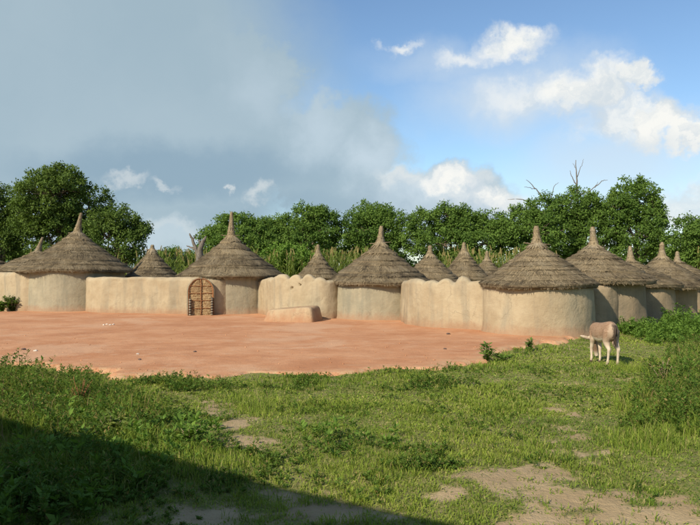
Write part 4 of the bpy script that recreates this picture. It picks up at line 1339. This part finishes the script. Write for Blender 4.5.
# ------------------------------------------------------------------ donkey
def donkey():
    hx, hy = gnd(603, 364.5)
    g = Geo()
    root_rot = math.radians(90 + 8)

    def loft(secs, n=20):
        secs = np.array(secs, float)
        t0 = np.arange(len(secs)); t1 = np.linspace(0, len(secs) - 1, (len(secs) - 1) * 4 + 1)
        S = np.stack([np.interp(t1, t0, secs[:, j]) for j in range(secs.shape[1])], 1)
        for _ in range(2):
            S[1:-1] = (S[:-2] + 2 * S[1:-1] + S[2:]) / 4
        th = np.arange(n) * 2 * math.pi / n
        V = np.stack([np.broadcast_to(S[:, 0:1], (len(S), n)), S[:, 1:2] + np.cos(th)[None] * S[:, 3:4], S[:, 2:3] + np.sin(th)[None] * S[:, 4:5]], -1)
        idx = np.arange(len(S) * n).reshape(len(S), n)
        q = np.stack([idx[:-1], np.roll(idx, -1, 1)[:-1], np.roll(idx, -1, 1)[1:], idx[1:]], -1).reshape(-1, 4)
        VV = np.concatenate([V.reshape(-1, 3), V[0].mean(0)[None], V[-1].mean(0)[None]])
        c0 = len(S) * n
        tr = [(c0, idx[0, (j + 1) % n], idx[0, j]) for j in range(n)] + [(c0 + 1, idx[-1, j], idx[-1, (j + 1) % n]) for j in range(n)]
        g.add(VV, q, tr)
    # x, y, z, half width, half height
    loft([(-0.53, 0, 0.80, 0.03, 0.05), (-0.51, 0, 0.79, 0.09, 0.13), (-0.44, 0, 0.785, 0.13, 0.195), (-0.33, 0, 0.79, 0.15, 0.225), (-0.14, 0, 0.755, 0.165, 0.225),
          (0.06, 0, 0.715, 0.178, 0.232), (0.22, 0, 0.715, 0.165, 0.225), (0.36, 0, 0.735, 0.135, 0.20), (0.46, 0, 0.75, 0.095, 0.14), (0.51, 0, 0.75, 0.03, 0.05)])

    def limb(pts, rad_, sides=12):
        pts = np.array(pts, float); rad_ = np.array(rad_, float)
        t0 = np.arange(len(pts)); t1 = np.linspace(0, len(pts) - 1, (len(pts) - 1) * 4 + 1)
        Pp = np.stack([np.interp(t1, t0, pts[:, j]) for j in range(3)], 1); Rr = np.interp(t1, t0, rad_)
        Pp[1:-1] = (Pp[:-2] + 2 * Pp[1:-1] + Pp[2:]) / 4
        tube(g, Pp, Rr, sides)
    # neck and head lowered to graze, turned to the right
    limb([(0.34, 0, 0.80), (0.50, -0.03, 0.72), (0.64, -0.09, 0.60), (0.73, -0.14, 0.47)], [0.135, 0.115, 0.095, 0.085])
    limb([(0.75, -0.14, 0.52), (0.80, -0.19, 0.40), (0.84, -0.24, 0.27), (0.865, -0.28, 0.15), (0.87, -0.30, 0.07)], [0.075, 0.092, 0.075, 0.056, 0.045])
    for s in (-1, 1):
        # ears held out sideways
        limb([(0.72, -0.13 + s * 0.05, 0.49), (0.70, -0.10 + s * 0.14, 0.53), (0.68, -0.08 + s * 0.23, 0.565), (0.665, -0.07 + s * 0.30, 0.59)], [0.026, 0.046, 0.040, 0.014], 8)
        # hind legs: thigh, stifle, hock pointing back, upright shank, hoof
        hxo = 0.06 if s > 0 else -0.04
        wy = s * 0.085
        limb([(-0.37, wy * 0.85, 0.80), (-0.34, wy * 1.05, 0.66), (-0.335 + hxo * 0.4, wy * 1.1, 0.55), (-0.42 + hxo, wy, 0.44), (-0.475 + hxo, wy, 0.385), (-0.455 + hxo, wy, 0.30), (-0.435 + hxo, wy * 1.05, 0.16), (-0.43 + hxo, wy * 1.1, 0.10), (-0.405 + hxo, wy * 1.15, 0.05), (-0.39 + hxo, wy * 1.15, -0.005)],
             [0.115, 0.105, 0.085, 0.055, 0.042, 0.033, 0.028, 0.033, 0.029, 0.040])
        fo = 0.04 if s > 0 else -0.06
        fy = s * 0.08
        limb([(0.34, fy * 0.8, 0.72), (0.33, fy * 1.1, 0.55), (0.345 + fo * 0.5, fy, 0.45), (0.365 + fo, fy, 0.32), (0.365 + fo, fy, 0.28), (0.36 + fo, fy, 0.17), (0.36 + fo, fy, 0.095), (0.375 + fo, fy, 0.045), (0.385 + fo, fy, -0.005)],
             [0.09, 0.072, 0.050, 0.040, 0.037, 0.026, 0.031, 0.027, 0.036])
    tmp = g.build('tmp_body', None)
    rm = tmp.modifiers.new('r', 'REMESH'); rm.mode = 'VOXEL'; rm.voxel_size = 0.013
    sm = tmp.modifiers.new('s', 'SMOOTH'); sm.factor = 0.5; sm.iterations = 5
    dg = bpy.context.evaluated_depsgraph_get()
    me = bpy.data.meshes.new_from_object(tmp.evaluated_get(dg))
    bpy.data.objects.remove(tmp)
    n = len(me.vertices)
    co = np.zeros(n * 3, np.float32); me.vertices.foreach_get('co', co); co = co.reshape(-1, 3).astype(float)
    no = np.zeros(n * 3, np.float32); me.vertices.foreach_get('normal', no); no = no.reshape(-1, 3)
    x, y, z = co.T
    nn = fbm(co * 14, 61, 3) - 0.5
    # pale belly, legs, muzzle; dark under the tail
    ss = lambda v, lo, hi: np.clip((v - lo) / (hi - lo), 0, 1)
    trunk = (x > -0.55) & (x < 0.55)
    belly = ss(-(z + nn * 0.05), -0.615, -0.585) * ss(0.30 - np.abs(x), 0, 0.06)
    legs_p = ss(-(z + nn * 0.12), -0.66, -0.40) * trunk * 0.80
    legs_p = legs_p * (1 - 0.35 * ss(-np.abs(z - 0.31), -0.07, 0.0) * (x > 0))
    pale = np.maximum(belly, legs_p)
    pale = np.maximum(pale, ss(-(z), -0.22, -0.12) * (x > 0.6) * 0.9)
    pale = np.maximum(pale, (x > 0.6) * (np.abs(y + 0.12) > 0.10) * (z > 0.44) * 0.75)
    rump = ss(-(x), 0.40, 0.47) * (z > 0.45) * (np.abs(y) < 0.14)
    pale = np.maximum(pale, rump * 0.28)
    dark = ss(-(x + nn * 0.10), 0.44, 0.48) * ss(0.075 - np.abs(y + nn * 0.10), 0, 0.03) * (z > 0.58) * ss(nn, -0.16, 0.02)
    dark = np.maximum(dark, ss(-z, -0.05, -0.035))
    dark = np.maximum(dark, (np.abs(y) < 0.012) * (z > 0.9) * 0.5)
    for an, av in (('pale', pale), ('dark', dark)):
        at_ = me.attributes.new(an, 'FLOAT', 'POINT'); at_.data.foreach_set('value', av.astype(np.float32))
    m, t, bs, _ = new_mat('donkey_coat')
    pos = t.n('ShaderNodeTexCoord').outputs['Object']
    nz = t.noise(t.vmath('MULTIPLY', pos, (1, 1, 2.5)), 22, 5, 0.65).outputs[0]
    nb = t.noise(pos, 5, 3).outputs[0]
    c = t.mix(t.ramp(nz, 0.3, 0.7), (0.225, 0.135, 0.078), (0.33, 0.21, 0.13))
    c = t.mix(t.math('MULTIPLY', t.ramp(nb, 0.45, 0.7), 0.4), c, (0.36, 0.25, 0.165))
    c = t.mix(t.n('ShaderNodeAttribute', attribute_name='pale').outputs['Fac'], c, (0.62, 0.51, 0.37))
    c = t.mix(t.n('ShaderNodeAttribute', attribute_name='dark').outputs['Fac'], c, (0.075, 0.05, 0.035))
    t.set(bs.inputs['Base Color'], c)
    bs.inputs['Roughness'].default_value = 0.8
    bump(t, bs, nz, 0.3, 0.01)
    me.materials.clear(); me.materials.append(m)
    me.polygons.foreach_set('use_smooth', np.ones(len(me.polygons), dtype=bool))
    me.name = 'body'
    zb = float(gz(np.array([[hx, hy]]))[0])
    root = empty('donkey', (hx, hy, zb + 0.0), root_rot)
    tag(root, 'brown donkey with pale belly and legs grazing on the grass', 'donkey')
    body = bpy.data.objects.new('body', me); COL.objects.link(body); body.parent = root
    mt, tt_, bt, _ = new_mat('donkey_dark_hair')
    bt.inputs['Base Color'].default_value = (0.07, 0.05, 0.035, 1)
    # tail with brush
    gt = Geo()
    tube(gt, [(-0.49, 0, 0.91), (-0.535, 0.005, 0.85), (-0.55, 0.01, 0.76), (-0.548, 0.015, 0.64)], [0.028, 0.026, 0.02, 0.017], 8)
    r = np.random.default_rng(3)
    n = 90
    P0 = np.array([-0.55, 0.013, 0.68]) + r.normal(size=(n, 3)) * np.array([0.008, 0.01, 0.04])
    P1 = P0 + np.stack([r.normal(size=n) * 0.025, r.normal(size=n) * 0.025, -0.14 - 0.12 * r.random(n)], 1)
    strips(gt, P0, P1, np.full(n, 0.009), r.normal(size=(n, 3)) + np.array([1, 0, 0]), 0.5, 0.3)
    gt.build('tail', mt, root)
    gm = Geo()
    n = 160
    f = r.random(n)
    cx_m = np.interp(f, [0, .4, .8, 1], [0.40, 0.55, 0.69, 0.76]); cy_m = np.interp(f, [0, .4, .8, 1], [0, -0.03, -0.09, -0.14]); cz_m = np.interp(f, [0, .4, .8, 1], [0.925, 0.835, 0.69, 0.56])
    P0 = np.stack([cx_m, cy_m + r.normal(size=n) * 0.008, cz_m - 0.03], 1)
    P1 = P0 + np.stack([0.03 + 0 * f, r.normal(size=n) * 0.012, 0.075 + 0 * f], 1)
    strips(gm, P0, P1, np.full(n, 0.010), r.normal(size=(n, 3)) + np.array([0, 1, 0]), 0.5, 0.4)
    gm.build('mane', mt, root)
    for s in (-1, 1):
        ge = Geo()
        c_ = np.array([0.815, -0.20 + s * 0.078, 0.385])
        tube(ge, [c_ + np.array([0, -s * 0.012, 0]), c_, c_ + np.array([0, s * 0.010, 0])], [0.016, 0.016, 0.007], 10)
        ge.build('eye', mt, root, True)
    return root


donkey()

# ------------------------------------------------------------------ small stones on the courtyard
ms, ts_, bs_, _ = new_mat('pale_stone')
sp_ = ts_.n('ShaderNodeTexCoord').outputs['Object']
ts_.set(bs_.inputs['Base Color'], ts_.mix(ts_.noise(sp_, 9, 4).outputs[0], (0.40, 0.33, 0.25), (0.74, 0.68, 0.58)))
md = bpy.data.materials.new('dark_stone'); md.use_nodes = True
md.node_tree.nodes['Principled BSDF'].inputs['Base Color'].default_value = (0.12, 0.075, 0.05, 1)


def stone(px, py, size, label, m, seed, group='small stones on the red courtyard'):
    import bmesh
    r = np.random.default_rng(seed)
    bm = bmesh.new()
    bmesh.ops.create_icosphere(bm, subdivisions=2, radius=size)
    for v in bm.verts:
        q = 1 + (float(fbm(np.array([list(v.co)]) / size * 1.3, seed, 2)[0]) - 0.5) * 0.9
        v.co = Vector((v.co.x * q * 1.2, v.co.y * q, v.co.z * q * 0.65))
    me = bpy.data.meshes.new('stone'); bm.to_mesh(me); bm.free()
    me.materials.append(m)
    o = bpy.data.objects.new('stone', me); COL.objects.link(o)
    x, y = gnd(px, py)
    o.location = (x, y, 0.075 + size * 0.2)
    o.rotation_euler = (0, 0, r.random() * 6)
    tag(o, label, 'stone', group)


stone(36, 354, 0.045, 'lone pale pebble at the left of the red courtyard', ms, 1)
for i, (px, py) in enumerate([(107, 326.5), (110.5, 327), (113.5, 326.6), (104, 327.2)]):
    stone(px, py, 0.042, ('second', 'third', 'rightmost', 'leftmost')[i] + ' white pebble of the short row before the left plain wall', ms, 10 + i)
stone(138, 357.5, 0.04, 'pale pebble mid courtyard below the long plain wall', ms, 20)
stone(140, 363, 0.04, 'dark pebble near the front left courtyard edge', md, 21)
stone(195, 355, 0.045, 'dark pebble on the open courtyard below the door', md, 22)
stone(448, 336.5, 0.06, 'dark stone lying before the scalloped wall', md, 23)
stone(445, 352, 0.045, 'dark pebble right of the courtyard centre', md, 24)
stone(24, 352.5, 0.05, 'dark stone beside the pale pebble at far left', md, 25)

# ------------------------------------------------------------------ house behind the viewer, whose shade falls on the foreground
hh = 4.0
off_s = hh / math.tan(SUN_EL)
sxv, syv = math.sin(SUN_AZ) * off_s, math.cos(SUN_AZ) * off_s
pa = np.array(gnd(0, 424)) - np.array([sxv, syv])
pb = np.array(gnd(452, 525)) - np.array([sxv, syv])
dd_ = nrm((pb - pa)[None])[0]
nb_ = np.array([dd_[1], -dd_[0]])
if nb_[1] > 0: nb_ = -nb_
house = empty('mud_house', (*(pa + dd_ * 4), 0), 0)
tag(house, 'flat roofed mud house behind the viewer, seen only by its foreground shadow', 'house')
p0 = pa - dd_ * 6; p1 = pb + dd_ * 5.5


def slab(name, a, b, t0, t1, z0, z1, mat):
    """box from a to b along the front, depth t0..t1 behind it"""
    o0 = np.array(house.location)[:2]
    cs = [a + nb_ * t0, b + nb_ * t0, b + nb_ * t1, a + nb_ * t1]
    V = [(*(c - o0), z) for z in (z0, z1) for c in cs]
    Q = [(0, 1, 2, 3), (4, 5, 6, 7), (0, 1, 5, 4), (1, 2, 6, 5), (2, 3, 7, 6), (3, 0, 4, 7)]
    o = mk(name, V, Q, None, mat, house)
    bv = o.modifiers.new('b', 'BEVEL'); bv.width = 0.05; bv.segments = 2
    return o


slab('wall', p0, p1, 0.0, 5.0, -0.15, hh - 0.15, M_MUDG)
slab('parapet', p0 - dd_ * 0.05, p1 + dd_ * 0.05, -0.05, 0.25, hh - 0.35, hh, M_MUD)
mid_h = pa + dd_ * 5
slab('door', mid_h, mid_h + dd_ * 0.9, -0.04, 0.02, 0.0, 2.0, M_STICK)
slab('window', mid_h + dd_ * 2.2, mid_h + dd_ * 3.0, -0.04, 0.02, 1.1, 1.9, M_STICK)

# ------------------------------------------------------------------ loose gravel and straw on the courtyard (uncountable)
g = Geo()
r = np.random.default_rng(77)
n = 2600
P = np.stack([-16 + 24 * r.random(n), 13 + 20 * r.random(n) ** 1.5], 1)
P = P[poly_sd(P, COURT) > 0.15]
n = len(P)
near = np.exp(-np.maximum(poly_sd(P, COURT) - 0.3, 0) / 1.2)
kp = (r.random(n) < 0.25 + 0.75 * near)
P = P[kp]; n = len(P)
sz = 0.008 + 0.022 * r.random(n) ** 3
oct_ = np.array([(1, 0, 0), (0, 1, 0), (-1, 0, 0), (0, -1, 0), (0, 0, 0.8), (0, 0, -0.8)], float)
ft = np.array([(0, 1, 4), (1, 2, 4), (2, 3, 4), (3, 0, 4), (1, 0, 5), (2, 1, 5), (3, 2, 5), (0, 3, 5)])
Vg = np.column_stack([P, np.full(n, 0.078)])[:, None, :] + oct_[None] * (sz[:, None, None] * (0.6 + 0.8 * r.random((n, 6, 1))))
g.add(Vg.reshape(-1, 3), None, (ft[None] + (np.arange(n) * 6)[:, None, None]).reshape(-1, 3), np.repeat(r.random(n), 6))
gr = g.build('gravel', mc)
tag(gr, 'loose gravel crumbs scattered on the red courtyard', 'gravel', kind='stuff')
